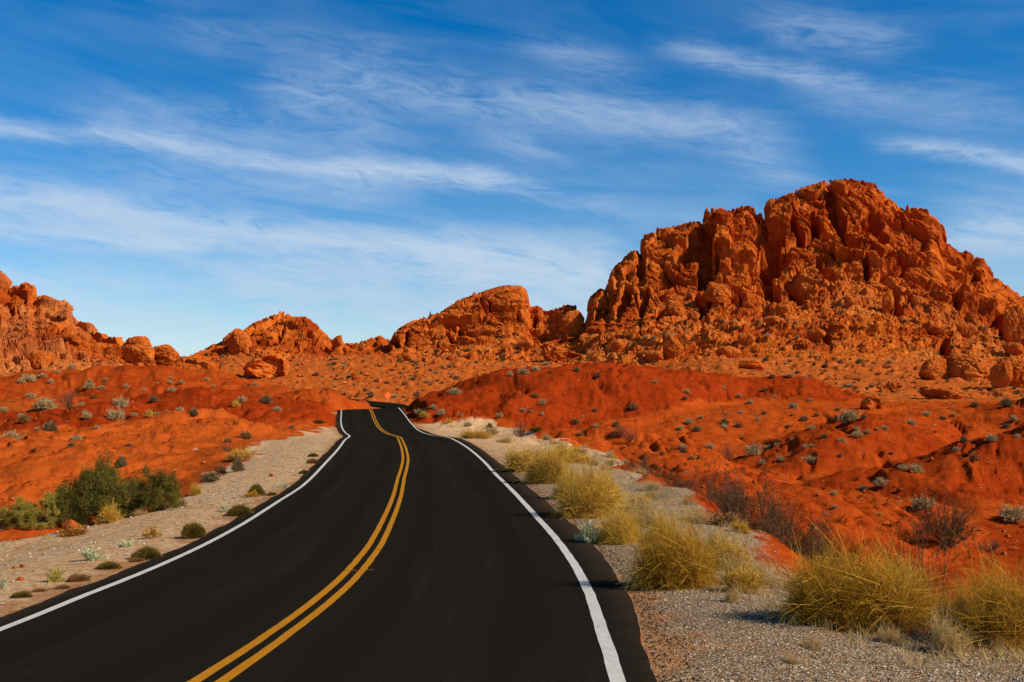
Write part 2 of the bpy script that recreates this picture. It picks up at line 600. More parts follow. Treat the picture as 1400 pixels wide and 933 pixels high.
RIDGES = [  # crest line, slope towards the road side, slope behind, rounding, dark-soil weight
    (ridge([(592, 552, 111), (606, 545, 112), (622, 540, 112), (660, 528, 113), (700, 509, 116), (735, 499, 119), (790, 495, 123), (850, 498, 128), (900, 504, 131), (960, 506, 134), (1040, 507, 135), (1090, 525, 130), (1130, 540, 125), (1170, 555, 120), (1192, 563, 118)]), .34, .25, 5.0, .85),
    (ridge([(735, 592, 84), (790, 581, 87), (840, 577, 88), (885, 583, 86), (915, 605, 79), (935, 628, 70)]), .30, .2, 2.2, .35),
    (ridge([(960, 628, 54), (1000, 630, 52), (1040, 641, 50), (1085, 665, 46), (1130, 690, 42), (1150, 706, 39)]), .55, .18, 1.2, .50),
    (ridge([(1128, 690, 56), (1160, 676, 58), (1190, 664, 60), (1250, 638, 63), (1304, 617, 66), (1355, 599, 68), (1400, 581, 70), (1500, 555, 70), (1650, 540, 70)]), .38, .25, 1.6, .70),
    (ridge([(1061, 636, 72), (1100, 600, 78), (1148, 584, 82), (1178, 573, 86), (1204, 567, 92), (1245, 561, 100)]), .40, .25, 1.4, .60),
    (ridge([(1190, 566, 104), (1250, 563, 108), (1325, 557, 108), (1400, 542, 108), (1500, 528, 108), (1700, 515, 108)]), .26, .18, 2.5, .55),
    (ridge([(100, 592, 60), (144, 576, 66), (190, 567, 69), (235, 562, 70), (280, 561, 71), (319, 566, 72), (386, 588, 73), (420, 600, 71)]), .22, .14, 2.5, .10),
    (ridge([(-300, 570, 52), (-100, 578, 55), (0, 589, 58), (60, 604, 54), (112, 640, 46)]), .22, .14, 2.5, .15),
    (ridge([(128, 557, 88), (151, 551, 92), (190, 538, 96), (235, 531, 98), (302, 531, 98), (340, 545, 95), (372, 563, 91), (400, 578, 88)]), .26, .10, 2.5, .85),
    (ridge([(-400, 540, 120), (-150, 530, 125), (0, 519, 130), (60, 508, 135), (150, 501, 138), (230, 500, 140), (290, 508, 140), (340, 520, 138), (400, 532, 133), (443, 537, 134), (478, 546, 150), (490, 550.5, 165), (506, 553.6, 172), (519, 555.2, 176)]), .18, .25, 3.0, .52),
]

XB_PX = [(-330, 770), (-120, 745), (0, 733), (110, 724), (190, 704), (250, 683), (300, 650), (330, 615), (350, 604), (420, 597), (446, 580), (452, 557)]
XB_Y, XB_X = [0, 30], [-60, -60]
XS_Y = [0, 9.2, 10.6, 14.1, 22, 30, 36, 60, 75, 90, 105, 120]
XS_X = [4.7, 4.4, 4.1, 3.8, 4.4, 4.5, 4.2, 4.2, 3.0, 1.5, -2, -6.5]


def smax(a, b, k):
    h = np.clip(.5 + .5 * (a - b) / k, 0, 1)
    return b + (a - b) * h + k * h * (1 - h)


def shelf_edge(x, y):
    n = fbm(np.column_stack([x / 9, y / 3.4]), 4, 52)
    return np.interp(y, XS_Y, XS_X) + .60 * n * np.clip(y / 14, .3, 1.6)


def base_height(x, y):
    cx, dx_, cz, sl = road_at(y)
    off = (x - cx) / np.sqrt(1 + dx_**2)
    edge = cz + np.clip(off, -4.2, 4.2) * sl
    yy = np.clip(y, -40, 400)
    # left: gravel fan down into a wash; right: level shelf, then a bank
    dl = np.interp(yy, [-40, 0, 15, 25, 40, 55, 75, 120], [.6, .6, .7, .8, .7, .4, .15, 0])
    dl = dl * sstep(3.6, 11.5, -off) + np.interp(yy, [0, 20, 34, 50, 70], [1.2, 1.4, 1.3, .6, 0]) * sstep(0, 5, np.interp(yy, XB_Y, XB_X) - x)
    zl = edge - dl
    xs = shelf_edge(x, yy)
    dr = np.interp(yy, [-40, 0, 8, 15, 25, 45, 60, 75, 90, 110], [.4, .5, 1.1, 2.2, 2.9, 3.4, 3.3, 2.5, 1.3, .1])
    zr = edge - .10 * sstep(3.6, 7, off) - dr * sstep(0, 3.2, x - xs)
    z = np.where(off < 0, zl, zr)
    px = 700 + F * x / np.maximum(y, 5)
    wl = 1 - sstep(180, 320, px)
    wr = sstep(800, 1000, px)
    mid = np.interp(yy, [120, 150, 185, 215, 300, 345, 400], [1.70, 1.55, 1.9, 2.9, 14.5, 18, 15])
    lef = np.interp(yy, [120, 150, 200, 260, 400], [2.0, 4.5, 8.0, 10, 8])
    rig = np.interp(yy, [120, 150, 200, 250, 345, 400], [2.2, 3.8, 8.2, 13.5, 18, 15])
    ap = mid + (lef - mid) * wl + (rig - mid) * wr
    ap = ap * np.clip(1.6 - y / 1000.0, .0, 1) if True else ap
    z = np.where(y > 120, z * 0 + ap, z)
    wgt = sstep(96, 120, y) * sstep(7, 16, np.abs(off))
    return np.where(y <= 120, z * (1 - wgt) + ap * wgt, z), off


def fan_border():
    out = []
    for px, py in XB_PX:                                    # march each sight line over the fan
        Y = np.linspace(6, 119, 1500)
        X = (px - 700) / F * Y
        _, q = project(np.column_stack([X, Y, base_height(X, Y)[0]]))
        i = int(np.argmax(q <= py)) if (q <= py).any() else 1499
        if not out or Y[i] > out[-1][0] + .3:
            out.append((Y[i], X[i]))
    return [0.0] + [o[0] for o in out], [out[0][1] * 1.4] + [o[1] for o in out]


XB_Y, XB_X = fan_border()


def terrain(x, y):
    """height and soil weights (gravel, dark, sand)"""
    z, off = base_height(x, y)
    n = len(x)
    P = np.column_stack([x, y])
    dark = np.zeros(n)
    warp = np.column_stack([fbm(P / 9, 3, 5), fbm(P / 9, 3, 9)]) * 1.3
    mound = np.zeros(n)
    sel = (y > 26) & (y < 185) & (np.abs(x) < 130)
    idx = np.nonzero(sel)[0]
    Q = P[idx] + warp[idx]
    zz = z[idx]
    base0 = zz.copy()
    dk = np.zeros(len(idx))
    for pts, sf, sb, rr, dw in RIDGES:
        best = np.full(len(idx), 1e9)
        zc = np.zeros(len(idx))
        side = np.zeros(len(idx))
        ws = np.full(len(idx), 1e-12)
        for a, b in zip(pts[:-1], pts[1:]):
            ab = b[:2] - a[:2]
            t = np.clip(((Q - a[:2]) @ ab) / (ab @ ab), 0, 1)
            q = a[:2] + t[:, None] * ab
            d = np.hypot(Q[:, 0] - q[:, 0], Q[:, 1] - q[:, 1])
            wk = math.sqrt(ab @ ab) / (d * d + 1.5)**2
            best = np.minimum(best, d)
            zc += wk * (a[2] + t * (b[2] - a[2]))
            side += wk * (Q[:, 1] - q[:, 1])
            ws += wk
        zc /= ws
        side /= ws
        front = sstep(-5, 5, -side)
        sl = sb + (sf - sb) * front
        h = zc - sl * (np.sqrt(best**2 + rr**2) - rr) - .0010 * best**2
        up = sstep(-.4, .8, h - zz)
        face = front * sstep(.6, 2.2, best) * sstep(.30, .5, sf)  # crimson subsoil on steep front faces; also puts their shade into the colour
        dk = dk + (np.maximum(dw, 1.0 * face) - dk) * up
        zz = smax(h, zz, .35)
    mound[idx] = np.clip((zz - base0) / .8, 0, 1)
    z[idx] = zz
    dark[idx] = dk
    hill = np.clip(mound + sstep(120, 150, y), 0, 1)
    hill = np.maximum(hill, sstep(4.8, 9, np.abs(off)) * .45)
    far = sstep(140, 200, y)
    # rills and lumps
    gul = np.zeros(n)
    for sc, am, sd in ((11.0, .50, 24), (4.6, .32, 25), (2.0, .17, 26), (.9, .07, 27)):
        g_ = np.abs(vnoise(np.column_stack([x / sc + warp[:, 0] * .5, y / sc / 1.5 + warp[:, 1] * .5]), sd))
        gul += am * (1 - sstep(0, .42, g_)) * (.4 + .6 * sstep(-.4, .4, vnoise(P / 14, sd + 60)))
    z = z - hill * gul * (1 - .6 * far) * .75
    rill = 1 - np.abs(vnoise(np.column_stack([x / 4.0 + warp[:, 0] * .6, y / 9.0]), 21))
    rill2 = 1 - np.abs(fbm(np.column_stack([x / 1.7 + warp[:, 0], y / 3.5]), 2, 22))
    z = z - hill * (.38 * sstep(.72, 1.0, rill) + .13 * sstep(.7, 1.0, rill2))
    lump = fbm(P / 2.2, 4, 31)
    z = z + hill * .16 * lump + hill * .32 * fbm(P / 7.5, 3, 33) + hill * (1 - far) * .05 * fbm(P / .6, 3, 35) + .012 * fbm(P / .35, 3, 41) * sstep(3.3, 3.8, np.abs(off))
    clod = worley(np.column_stack([x / .9, y / .9, x * 0]), 3)
    z = z + hill * (1 - far) * .16 * np.sqrt(np.clip(1 - (clod[0] / .45)**2, 0, 1)) * (clod[2] > .72)
    rub = worley(np.column_stack([x / 3.2, y / 3.2, x * 0]), 8)
    z = z + far * 1.0 * np.sqrt(np.clip(1 - (rub[0] / .42)**2, 0, 1)) * np.clip(rub[2] - .45, 0, 1) * 1.5 * (1 + rub[3])
    rub = worley(np.column_stack([x / 1.5, y / 2.2, x * 0]), 9)
    z = z + far * .9 * np.sqrt(np.clip(1 - (rub[0] / .45)**2, 0, 1)) * np.clip(rub[2] - .5, 0, 1) * (1 + rub[3]) * sstep(-.3, .3, fbm(P / 18, 2, 37))
    # the roadbed
    cx, dx_, cz, sl = road_at(y)
    rz = cz + off * sl
    near = (y < 120.2) & (y > -40)
    k = np.where(near, 1 - sstep(3.5, 5.2, np.abs(off)), 0)
    z = z * (1 - k) + (rz - .035) * k
    z = np.where(near & (np.abs(off) < 3.12), rz - .30, z)
    fsel = np.nonzero((y > 119.5) & (y < 245) & (x > -60) & (x < -8))[0]
    if len(fsel):
        for c0 in range(0, len(fsel), 6000):
            ii = fsel[c0:c0 + 6000]
            d2 = (x[ii, None] - FP[None, :, 0])**2 + (y[ii, None] - FP[None, :, 1])**2
            j = d2.argmin(1)
            d = np.sqrt(d2[np.arange(len(ii)), j])
            kk = 1 - sstep(1.2, 2.5, d)
            z[ii] = z[ii] * (1 - kk) + (FP[j, 2] - .22) * kk
    # soils
    yy = np.clip(y, 0, 120)
    xb = np.interp(yy, XB_Y, XB_X) + 1.2 * fbm(P / 3.0, 3, 51)
    xs = shelf_edge(x, yy) + .35 * fbm(P / 1.1, 3, 55)
    gl = sstep(-.7, .7, x - xb) * (off < 0)
    gr = sstep(-.5, .5, xs - x) * (off >= 0)
    grav = np.where(y < 118, np.clip(gl + gr, 0, 1), 0) * (1 - .9 * mound * sstep(45, 70, y))
    sand = np.where(y > 120, (1 - np.clip(mound, 0, 1)) * sstep(118, 135, y), 0)
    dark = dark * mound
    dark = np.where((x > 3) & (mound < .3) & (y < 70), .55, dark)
    verge = np.clip(1 - np.abs(np.abs(off) - 3.4) / .9, 0, 1)
    pale = np.where(off < 0, 1.0, sstep(30, 60, y))
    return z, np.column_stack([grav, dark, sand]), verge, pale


# terrain grid: fine in front of the camera, coarse all round
tA = np.tan(np.linspace(R(-31), R(31), 1060))
az_f = np.arctan(np.linspace(math.tan(R(-31)), math.tan(R(31)), 1060))
az_c = np.linspace(R(31), R(329), 120)[1:-1]
AZS = np.concatenate([az_f, az_c, [az_f[0] + 2 * math.pi]])
r1 = np.exp(np.linspace(math.log(1.2), math.log(345), 1010))
r2 = np.exp(np.linspace(math.log(345), math.log(7000), 70))[1:]
RS = np.concatenate([r1, r2])
rr_, aa_ = np.meshgrid(RS, AZS, indexing='ij')
# rows are lines of equal y in front (so a column is a straight sight line), circles elsewhere
kk_ = np.where(np.cos(aa_) > .8, 1 / np.maximum(np.cos(aa_), .8), 1.25)
TX, TY = (rr_ * kk_ * np.sin(aa_)), (rr_ * kk_ * np.cos(aa_))
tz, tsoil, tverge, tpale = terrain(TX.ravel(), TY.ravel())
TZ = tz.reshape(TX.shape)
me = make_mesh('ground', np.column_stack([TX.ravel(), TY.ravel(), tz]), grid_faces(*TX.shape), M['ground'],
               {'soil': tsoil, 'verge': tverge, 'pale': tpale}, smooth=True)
ground = tag(link('ground', me), kind='structure')
NF = len(az_f)
GX, GY, GZ = TX[:, :NF], TY[:, :NF], TZ[:, :NF]
_, GPY = project(np.stack([GX, GY, GZ], -1))


def ground_hit(px, py, ylim=400):
    """first point of the ground seen at a photograph pixel"""
    c = np.clip(np.searchsorted(np.tan(az_f), (px - 700) / F), 1, NF - 1)
    col = GPY[:, c]
    i = int(np.argmax(col <= py)) if (col <= py).any() else len(RS) - 1
    i = max(i, 1)
    t = (col[i - 1] - py) / max(col[i - 1] - col[i], 1e-6)
    t = min(max(t, 0), 1)
    y = GY[i - 1, c] + t * (GY[i, c] - GY[i - 1, c])
    z = GZ[i - 1, c] + t * (GZ[i, c] - GZ[i - 1, c])
    return np.array([(px - 700) / F * (y * cth + (z - EYE) * sth), y, z])


def ground_z(x, y):
    return float(terrain(np.array([x]), np.array([y]))[0][0])


# ------------------------------------------------------------------ road, far road, markings
yr = np.concatenate([np.linspace(-40, 2, 43)[:-1], np.linspace(2, 30, 200)[:-1], np.linspace(30, 120.6, 260)])
jl = fbm(np.column_stack([yr / .8, yr * 0]), 4, 61) * .035 + fbm(np.column_stack([yr / 3, yr * 0 + 5]), 2, 62) * .025
jr = fbm(np.column_stack([yr / .7, yr * 0 + 9]), 4, 63) * .020 + fbm(np.column_stack([yr / 3, yr * 0 + 3]), 2, 64) * .012
eL = -(3.1 + .40 + jl)
eR = 3.1 + np.interp(yr, [0, 8, 13, 19, 30, 60, 120], [.22, .25, .45, .56, .55, .6, .6]) + jr
offs = [eL, eL, eL * 0 - 3.1, eL * 0 - 2.3, eL * 0 - 1.5, eL * 0 - .7, eL * 0, eL * 0 + .7, eL * 0 + 1.5, eL * 0 + 2.3, eL * 0 + 3.1, eR, eR]
V = np.stack([road_point(yr, o, -.35 if k in (0, len(offs) - 1) else (-.012 if k in (1, len(offs) - 2) else 0)) for k, o in enumerate(offs)], 1)
me = make_mesh('road', V.reshape(-1, 3), grid_faces(len(yr), len(offs)), M['asphalt'],
               {'across': np.stack(offs, 1).ravel(), 'along': np.repeat(yr, len(offs))}, smooth=False)
tag(link('road', me), kind='structure')

nf = 9
Vf = FA[:, None] + (FB - FA)[:, None] * np.linspace(0, 1, nf)[None, :, None]
Vf = np.concatenate([Vf[:, :1] - [0, 0, .4], Vf, Vf[:, -1:] - [0, 0, .4]], 1)
Vf = Vf[1:]
me = make_mesh('road', Vf.reshape(-1, 3), grid_faces(Vf.shape[0], Vf.shape[1]), M['asphalt'],
               {'across': np.tile(np.linspace(-3, 3, nf + 2), Vf.shape[0]), 'along': np.repeat(np.arange(Vf.shape[0]) * 2.0 + 120, nf + 2)}, smooth=False)
tag(link('road', me), kind='structure')


def stripe(name, off, width, mat):
    ys = np.concatenate([np.linspace(-30, 2, 30)[:-1], np.linspace(2, 30, 160)[:-1], np.linspace(30, 120.4, 240)])
    j = fbm(np.column_stack([ys / .25, ys * 0 + off]), 2, 71) * .004
    a = road_point(ys, off - width / 2 + j, .005)
    b = road_point(ys, off + width / 2 + j, .005)
    me = make_mesh(name, np.stack([a, b], 1).reshape(-1, 3), grid_faces(len(ys), 2), mat)
    return tag(link(name, me), kind='structure')


stripe('road_marking', -3.1, .115, M['white'])
stripe('road_marking', 3.1, .12, M['white'])
stripe('road_marking', -.105, .105, M['yellow'])
stripe('road_marking', .105, .105, M['yellow'])
for o_ in (-.13, .10):                                   # two thin paint ticks across the double line
    q = np.array([road_point(np.array([15.6 + d]), o_ + e + .0, .009)[0] for d, e in ((0, -.02), (0, .16), (.035, .16), (.035, -.02))])
    tag(link('road_marking', make_mesh('road_marking', q, np.array([[0, 1, 2, 3]]), M['yellow'])), kind='structure')

# ------------------------------------------------------------------ rocky hills
HITS = []


def interp_line(pts, xs):
    p = np.array(pts, float)
    return [np.interp(xs, p[:, 0], p[:, k]) for k in range(1, p.shape[1])]


def rocky_hill(name, crest, base, rows=(300, 40), step=.85, prof=None, k=1.0, seed=0, cuts=(), talus=.35, fade=60, pale=0.0, dip=20, keep=1.0, slab=1.0):
    x0, x1 = crest[0][0], crest[-1][0]
    u = np.arange(x0, x1, step)
    cpy, cY = interp_line(crest, u)
    bpy_, bY = interp_line(base, u)
    Cw = np.stack([at(a, b, y) for a, b, y in zip(u, cpy, cY)])
    Bw = np.stack([at(a, b, y) for a, b, y in zip(u, bpy_, bY)])
    Bw[:, 2] -= 1.0
    nq, nb = rows
    q = np.linspace(0, 1, nq)
    pq, pp = prof or ([0, .30, .55, .9, 1], [0, .45, .66, .90, 1.0])
    p = np.interp(q, pq, pp)
    ker = np.ones(15) / 15
    p = np.convolve(np.pad(p, 7, mode='edge'), ker, mode='valid')
    p = (p - p[0]) / (p[-1] - p[0])
    Yf = Bw[:, 1][:, None] + (Cw[:, 1] - Bw[:, 1])[:, None] * p[None]
    Zf = Bw[:, 2][:, None] + (Cw[:, 2] - Bw[:, 2])[:, None] * q[None]
    tb = np.linspace(0, 1, nb + 1)[1:]
    Yb = Cw[:, 1][:, None] + (60 * tb**1.3)[None]
    Zb = Cw[:, 2][:, None] - ((Cw[:, 2] - Bw[:, 2]) + 8)[:, None] * (tb**1.6)[None]
    Y = np.concatenate([Yf, Yb], 1)
    Z = np.concatenate([Zf, Zb], 1)
    ratio = (u - 700)[:, None] / F
    X = ratio * (Y * cth + (Z - EYE) * sth)
    S = np.stack([X, Y, Z], -1)
    Q = np.concatenate([np.broadcast_to(q, Yf.shape), np.ones_like(Yb)], 1)
    back = np.concatenate([np.zeros_like(Yf), np.broadcast_to(tb, Yb.shape)], 1)
    # smoothed normals of the bare sheet
    du = np.gradient(S, axis=0)
    dv = np.gradient(S, axis=1)
    for arr in (du, dv):
        for _ in range(3):
            arr[2:-2] = (arr[:-4] + arr[1:-3] + arr[2:-2] + arr[3:-1] + arr[4:]) / 5
    N = np.cross(du, dv)
    N[..., 0] *= .45                                       # push blocks out of the hill rather than along it
    N /= np.linalg.norm(N, axis=-1, keepdims=True) + 1e-9
    if N[..., 1].mean() > 0:
        N = -N
    P = S.reshape(-1, 3)
    Qf = Q.ravel()
    pxs = np.broadcast_to(u[:, None], Y.shape).ravel()
    pys = (466.5 - F * ((-Y * sth + (Z - EYE) * cth) / (Y * cth + (Z - EYE) * sth))).ravel()
    wv = np.column_stack([fbm(P / 14, 3, seed + 1), fbm(P / 14, 3, seed + 2), fbm(P / 14, 3, seed + 3)])
    # beds dip: shear the cells along the dip so that blocks and cracks lean
    ca, sa = math.cos(R(dip)), math.sin(R(dip))
    Pd = np.column_stack([P[:, 0] * ca - P[:, 2] * sa, P[:, 1], P[:, 0] * sa + P[:, 2] * ca])   # first axis runs down the dip
    rock = sstep(talus - .14, talus + .10, Qf + .10 * fbm(P / 30, 3, seed + 4))
    D = 4.5 * k * fbm(P / 45, 3, seed + 5) * (.3 + .7 * rock)
    f1, f2, cr, tl = worley((Pd + wv * 3) / np.array([30., 17., 11.]) / k, seed + 11)
    D += rock * k * (4.6 * (sstep(0, .11, f2 - f1) - .85) + 4.6 * (cr - .5) + 2.4 * tl)
    f1, f2, cr, tl = worley((Pd + wv * 1.6) / np.array([11., 7., 4.6]) / k, seed + 12)
    D += (.22 + .78 * rock) * k * (1.3 * (sstep(0, .10, f2 - f1) - .8) + 1.1 * (cr - .5) + 1.0 * tl)
    f1, f2, cr, tl = worley((Pd + wv * .8) / np.array([3.8, 2.8, 2.1]) / k, seed + 13)
    D += rock * slab * k * (.55 * (sstep(0, .12, f2 - f1) - .8) + .42 * (cr - .5) + .42 * tl)
    f1, f2, cr, tl = worley((Pd + wv * .5) / np.array([1.25, 1.25, 1.1]) / k, seed + 23)
    D += (.3 + .7 * rock) * k * (.16 * (sstep(0, .12, f2 - f1) - .8) + .16 * (cr - .5) + .20 * tl)
    # loose blocks of the talus: separate rounded lumps of three sizes
    for cell, hgt, thr, sd in ((6.5, 1.8, .78, 14), (3.0, 1.15, .52, 15), (1.5, .50, .42, 16), (.85, .26, .35, 24)):
        f1, f2, cr, tl = worley((P + wv * .4) / cell / k, seed + sd)
        lump = np.clip((f2 - f1) / .30, 0, 1)**.5 * (1 + .6 * tl)
        D += (1 - rock * .8) * k * hgt * lump * np.clip((cr - thr) / (1 - thr) + .3, 0, 1) * (cr > thr)
    ledge = np.abs(vnoise(np.column_stack([P[:, 0] / 30, P[:, 1] / 30, (P[:, 2] + wv[:, 0] * 2.5 + .18 * P[:, 0]) / 1.7]), seed + 17))
    D += rock * .75 * k * (.5 - sstep(0, .35, 1 - ledge - .45))
    D += .18 * k * fbm(P / 1.3, 3, seed + 18)
    for sx0, sy0, sx1, sy1, wd, dep in cuts:
        ax, ay = sx1 - sx0, sy1 - sy0
        t = np.clip(((pxs - sx0) * ax + (pys - sy0) * ay) / (ax * ax + ay * ay + 1e-9), 0, 1)
        jig = 1 + .35 * fbm(P / 5, 3, seed + 19)
        dd = np.hypot(pxs - sx0 - t * ax, pys - sy0 - t * ay) * jig
        D -= dep * (1 - sstep(.68, 1.0, dd / wd)) * np.clip((1.0 - Qf) / .20, 0, 1) * 1.35 * (Qf < 1.001)
    # nothing pushed out where the sheet meets its side ends or the ground
    edge = sstep(0, fade, pxs - x0) * sstep(0, fade, x1 - pxs)
    D *= .25 + .75 * sstep(0, .12, Qf)
    D *= (.4 + .6 * edge)
    steep = np.abs(np.gradient(cpy, step))                  # calmer rock where the skyline drops steeply, so that no block parts from the hill
    kw = max(3, int(44 / step) | 1)
    steep = np.convolve(np.pad(steep, kw // 2, mode='edge'), np.ones(kw) / kw, mode='valid')
    calm = 1 / (1 + 2.4 * np.clip(steep - .55, 0, None))
    D *= 1 - (1 - np.repeat(calm, Y.shape[1])) * sstep(.40, .65, Qf)
    D = np.where((D < 0) & (Qf > .8), D * np.clip((1.03 - Qf) / .22, 0, 1), D)
    # push along the normal, flattened towards the horizontal on the cliffs
    Nf = N.reshape(-1, 3)
    P2 = P + Nf * D[:, None] * 1.0
    # keep the skyline of the photograph: lift or lower each column smoothly
    qx, qy = project(P2)
    nu = len(u)
    b = np.clip(((qx - x0) / step).astype(int), 0, nu - 1)
    top = np.full(nu, 1e9)
    np.minimum.at(top, b, qy)
    good = top < 1e8
    top = np.interp(np.arange(nu), np.nonzero(good)[0], top[good])
    win = 9
    dlt = np.convolve(np.pad(top - cpy, win // 2, mode='edge'), np.ones(win) / win, mode='valid')
    shift = np.repeat(dlt[:, None], Y.shape[1], 1) * Y / F * (Q**1.5) * keep
    P2[:, 2] += shift.ravel()
    tal = (1 - rock) * sstep(-.15, .35, fbm(P / 16, 3, seed + 20))
    me = make_mesh(name, P2, grid_faces(nu, Y.shape[1]), M['rock'],
                   {'talus': tal, 'palerock': np.full(len(P2), pale) * sstep(-.3, .4, fbm(P / 22, 3, seed + 21))})
    o = tag(link(name, me), kind='structure')
    qx, qy = project(P2)
    HITS.append((qx, qy, P2))
    return o


def gz(px, Y):                                            # pixel row of the bare ground at (px, Y)
    x = np.array([(px - 700) / F * Y])
    z = base_height(x, np.array([float(Y)]))[0][0]
    return float(project(np.array([x[0], Y, z]))[1])


def base_line(pts):
    return [(px, gz(px, Y) + 3, Y) for px, Y in pts]


left_crest = [(-330, 300, 300), (-200, 330, 290), (-100, 345, 285), (-60, 352, 282), (0, 372, 280), (10, 385, 279), (22, 390, 278), (38, 387, 277), (50, 400, 276), (68, 406, 275), (80, 411, 274), (92, 411, 273), (98, 426, 272), (105, 438, 270), (120, 441, 268), (124, 450, 266), (145, 459, 262), (162, 465, 258), (180, 474, 252), (200, 476, 248), (215, 480, 246), (245, 487, 243), (275, 491, 240), (300, 497, 238)]
rocky_hill('rocky_hill', left_crest, base_line([(-330, 195), (0, 195), (150, 190), (300, 185)]), rows=(240, 36), seed=100, talus=.12, k=.62, pale=.55,
           prof=([0, .3, .7, 1], [0, .36, .74, 1.0]),
           cuts=[(35, 493, 50, 505, 7, 3), (8, 400, 22, 420, 5, 3), (60, 425, 70, 432, 6, 2.5)])
mid_crest = [(215, 492, 330), (255, 488, 350), (275, 479, 370), (300, 468, 390), (315, 454, 400), (330, 453, 405), (345, 442, 410), (375, 430, 420), (385, 427, 420), (400, 433, 420), (418, 433, 420), (425, 438, 418), (440, 452, 416), (455, 465, 412), (462, 458, 412), (468, 470, 412), (490, 471, 410), (505, 465, 410), (520, 462, 410), (530, 468, 410), (545, 470, 410), (580, 478, 405), (620, 486, 400)]
rocky_hill('rocky_hill', mid_crest, base_line([(215, 250), (400, 280), (620, 300)]), rows=(210, 36), seed=200, talus=.30, k=.72, dip=55,
           cuts=[(396, 470, 404, 476, 5, 5), (316, 474, 322, 484, 6, 5), (388, 440, 378, 460, 4, 3), (420, 452, 430, 466, 4, 3.5)])
ridge_crest = [(440, 492, 360), (480, 484, 365), (510, 476, 370), (530, 472, 372), (538, 456, 374), (545, 449, 374), (560, 440, 376), (590, 431, 378), (600, 428, 378), (625, 411, 380), (640, 405, 380), (670, 395, 382), (690, 390, 382), (713, 391, 382), (721, 400, 382), (725, 420, 382), (735, 418, 380), (745, 425, 378), (757, 424, 374), (765, 420, 372), (775, 417, 370), (785, 418, 368), (792, 428, 366), (796, 441, 364), (820, 447, 360), (870, 460, 355), (930, 475, 350)]
rocky_hill('rocky_hill', ridge_crest, base_line([(440, 290), (600, 300), (760, 285), (930, 270)]), rows=(240, 36), seed=300, talus=.42, k=.70, dip=14,
           prof=([0, .35, .5, .92, 1], [0, .60, .72, .92, 1.0]),
           cuts=[(628, 440, 632, 456, 6, 7), (610, 452, 618, 460, 5, 5), (538, 464, 545, 472, 6, 6), (600, 470, 612, 476, 7, 4), (632, 466, 650, 468, 5, 3.5), (752, 466, 770, 466, 5, 5), (690, 458, 700, 462, 4, 3), (733, 436, 730, 444, 4, 4)])
big_crest = [(742, 470, 345), (770, 462, 350), (797, 447, 355), (800, 436, 357), (806, 406, 360), (818, 396, 362), (830, 390, 364), (838, 366, 366), (860, 346, 370), (879, 336, 372), (880, 322, 374), (900, 314, 376), (920, 310, 378), (960, 300, 380), (972, 288, 380), (985, 284, 380), (1000, 291, 380), (1010, 284, 381), (1022, 281, 381), (1034, 292, 381), (1047, 290, 382), (1054, 275, 383), (1080, 264, 384), (1100, 255, 385), (1120, 250, 386), (1128, 248, 386), (1135, 256, 386), (1142, 246, 386), (1160, 245, 386), (1190, 250, 386), (1203, 259, 386), (1215, 271, 385), (1230, 284, 384), (1252, 285, 382), (1272, 291, 380), (1283, 302, 378), (1291, 318, 377), (1301, 338, 375), (1312, 344, 373), (1322, 344, 372), (1334, 351, 370), (1345, 354, 368), (1355, 374, 365), (1375, 390, 360), (1395, 405, 355), (1412, 416, 350), (1470, 445, 340), (1560, 470, 330), (1680, 485, 320)]
rocky_hill('rocky_hill', big_crest, base_line([(742, 265), (900, 245), (1100, 238), (1300, 225), (1680, 215)]), rows=(380, 44), seed=400, talus=.40, k=1.0, step=.8, dip=50, slab=.75,
           prof=([0, .25, .40, .55, .93, 1], [0, .42, .58, .68, .92, 1.0]),
           cuts=[(966, 318, 950, 342, 17, 15), (966, 345, 962, 376, 11, 12), (944, 338, 930, 348, 9, 9), (982, 345, 990, 352, 7, 8),
                 (1058, 316, 1044, 326, 15, 15), (1062, 322, 1052, 338, 13, 12), (1066, 350, 1050, 362, 14, 10), (1094, 312, 1104, 322, 8, 9),
                 (1133, 262, 1150, 288, 10, 14), (1142, 286, 1166, 330, 12, 14), (1112, 290, 1130, 322, 7, 11), (1085, 300, 1096, 322, 6, 9),
                 (1190, 285, 1204, 300, 9, 9), (1196, 300, 1212, 322, 6, 8), (1046, 382, 1058, 396, 11, 9), (1078, 385, 1092, 402, 10, 9),
                 (1122, 350, 1134, 380, 9, 8), (1216, 345, 1222, 356, 8, 7), (1182, 362, 1186, 376, 6, 6), (1222, 410, 1228, 430, 6, 7), (1248, 392, 1256, 402, 5, 5),
                 (846, 372, 838, 400, 7, 8), (858, 390, 848, 420, 8, 8), (880, 340, 872, 368, 5, 6), (822, 410, 816, 432, 6, 7), (884, 395, 878, 410, 5, 5),
                 (954, 398, 962, 424, 8, 7), (905, 420, 900, 432, 5, 4), (1360, 440, 1372, 452, 10, 6), (1334, 372, 1338, 380, 5, 5), (1300, 352, 1310, 360, 5, 5), (1288, 478, 1300, 500, 8, 6),
                 (1322, 448, 1330, 458, 6, 5), (1120, 460, 1130, 470, 7, 5)])
QX = np.concatenate([h[0] for h in HITS])
QY = np.concatenate([h[1] for h in HITS])
QP = np.concatenate([h[2] for h in HITS])
_ord = np.argsort(-QP[:, 1])
ZBUF = np.full((940, 1400), -1, np.int64)
_ok = _ord[(QX[_ord] >= 0) & (QX[_ord] < 1399) & (QY[_ord] >= 0) & (QY[_ord] < 939)]
ZBUF[QY[_ok].astype(int), QX[_ok].astype(int)] = _ok


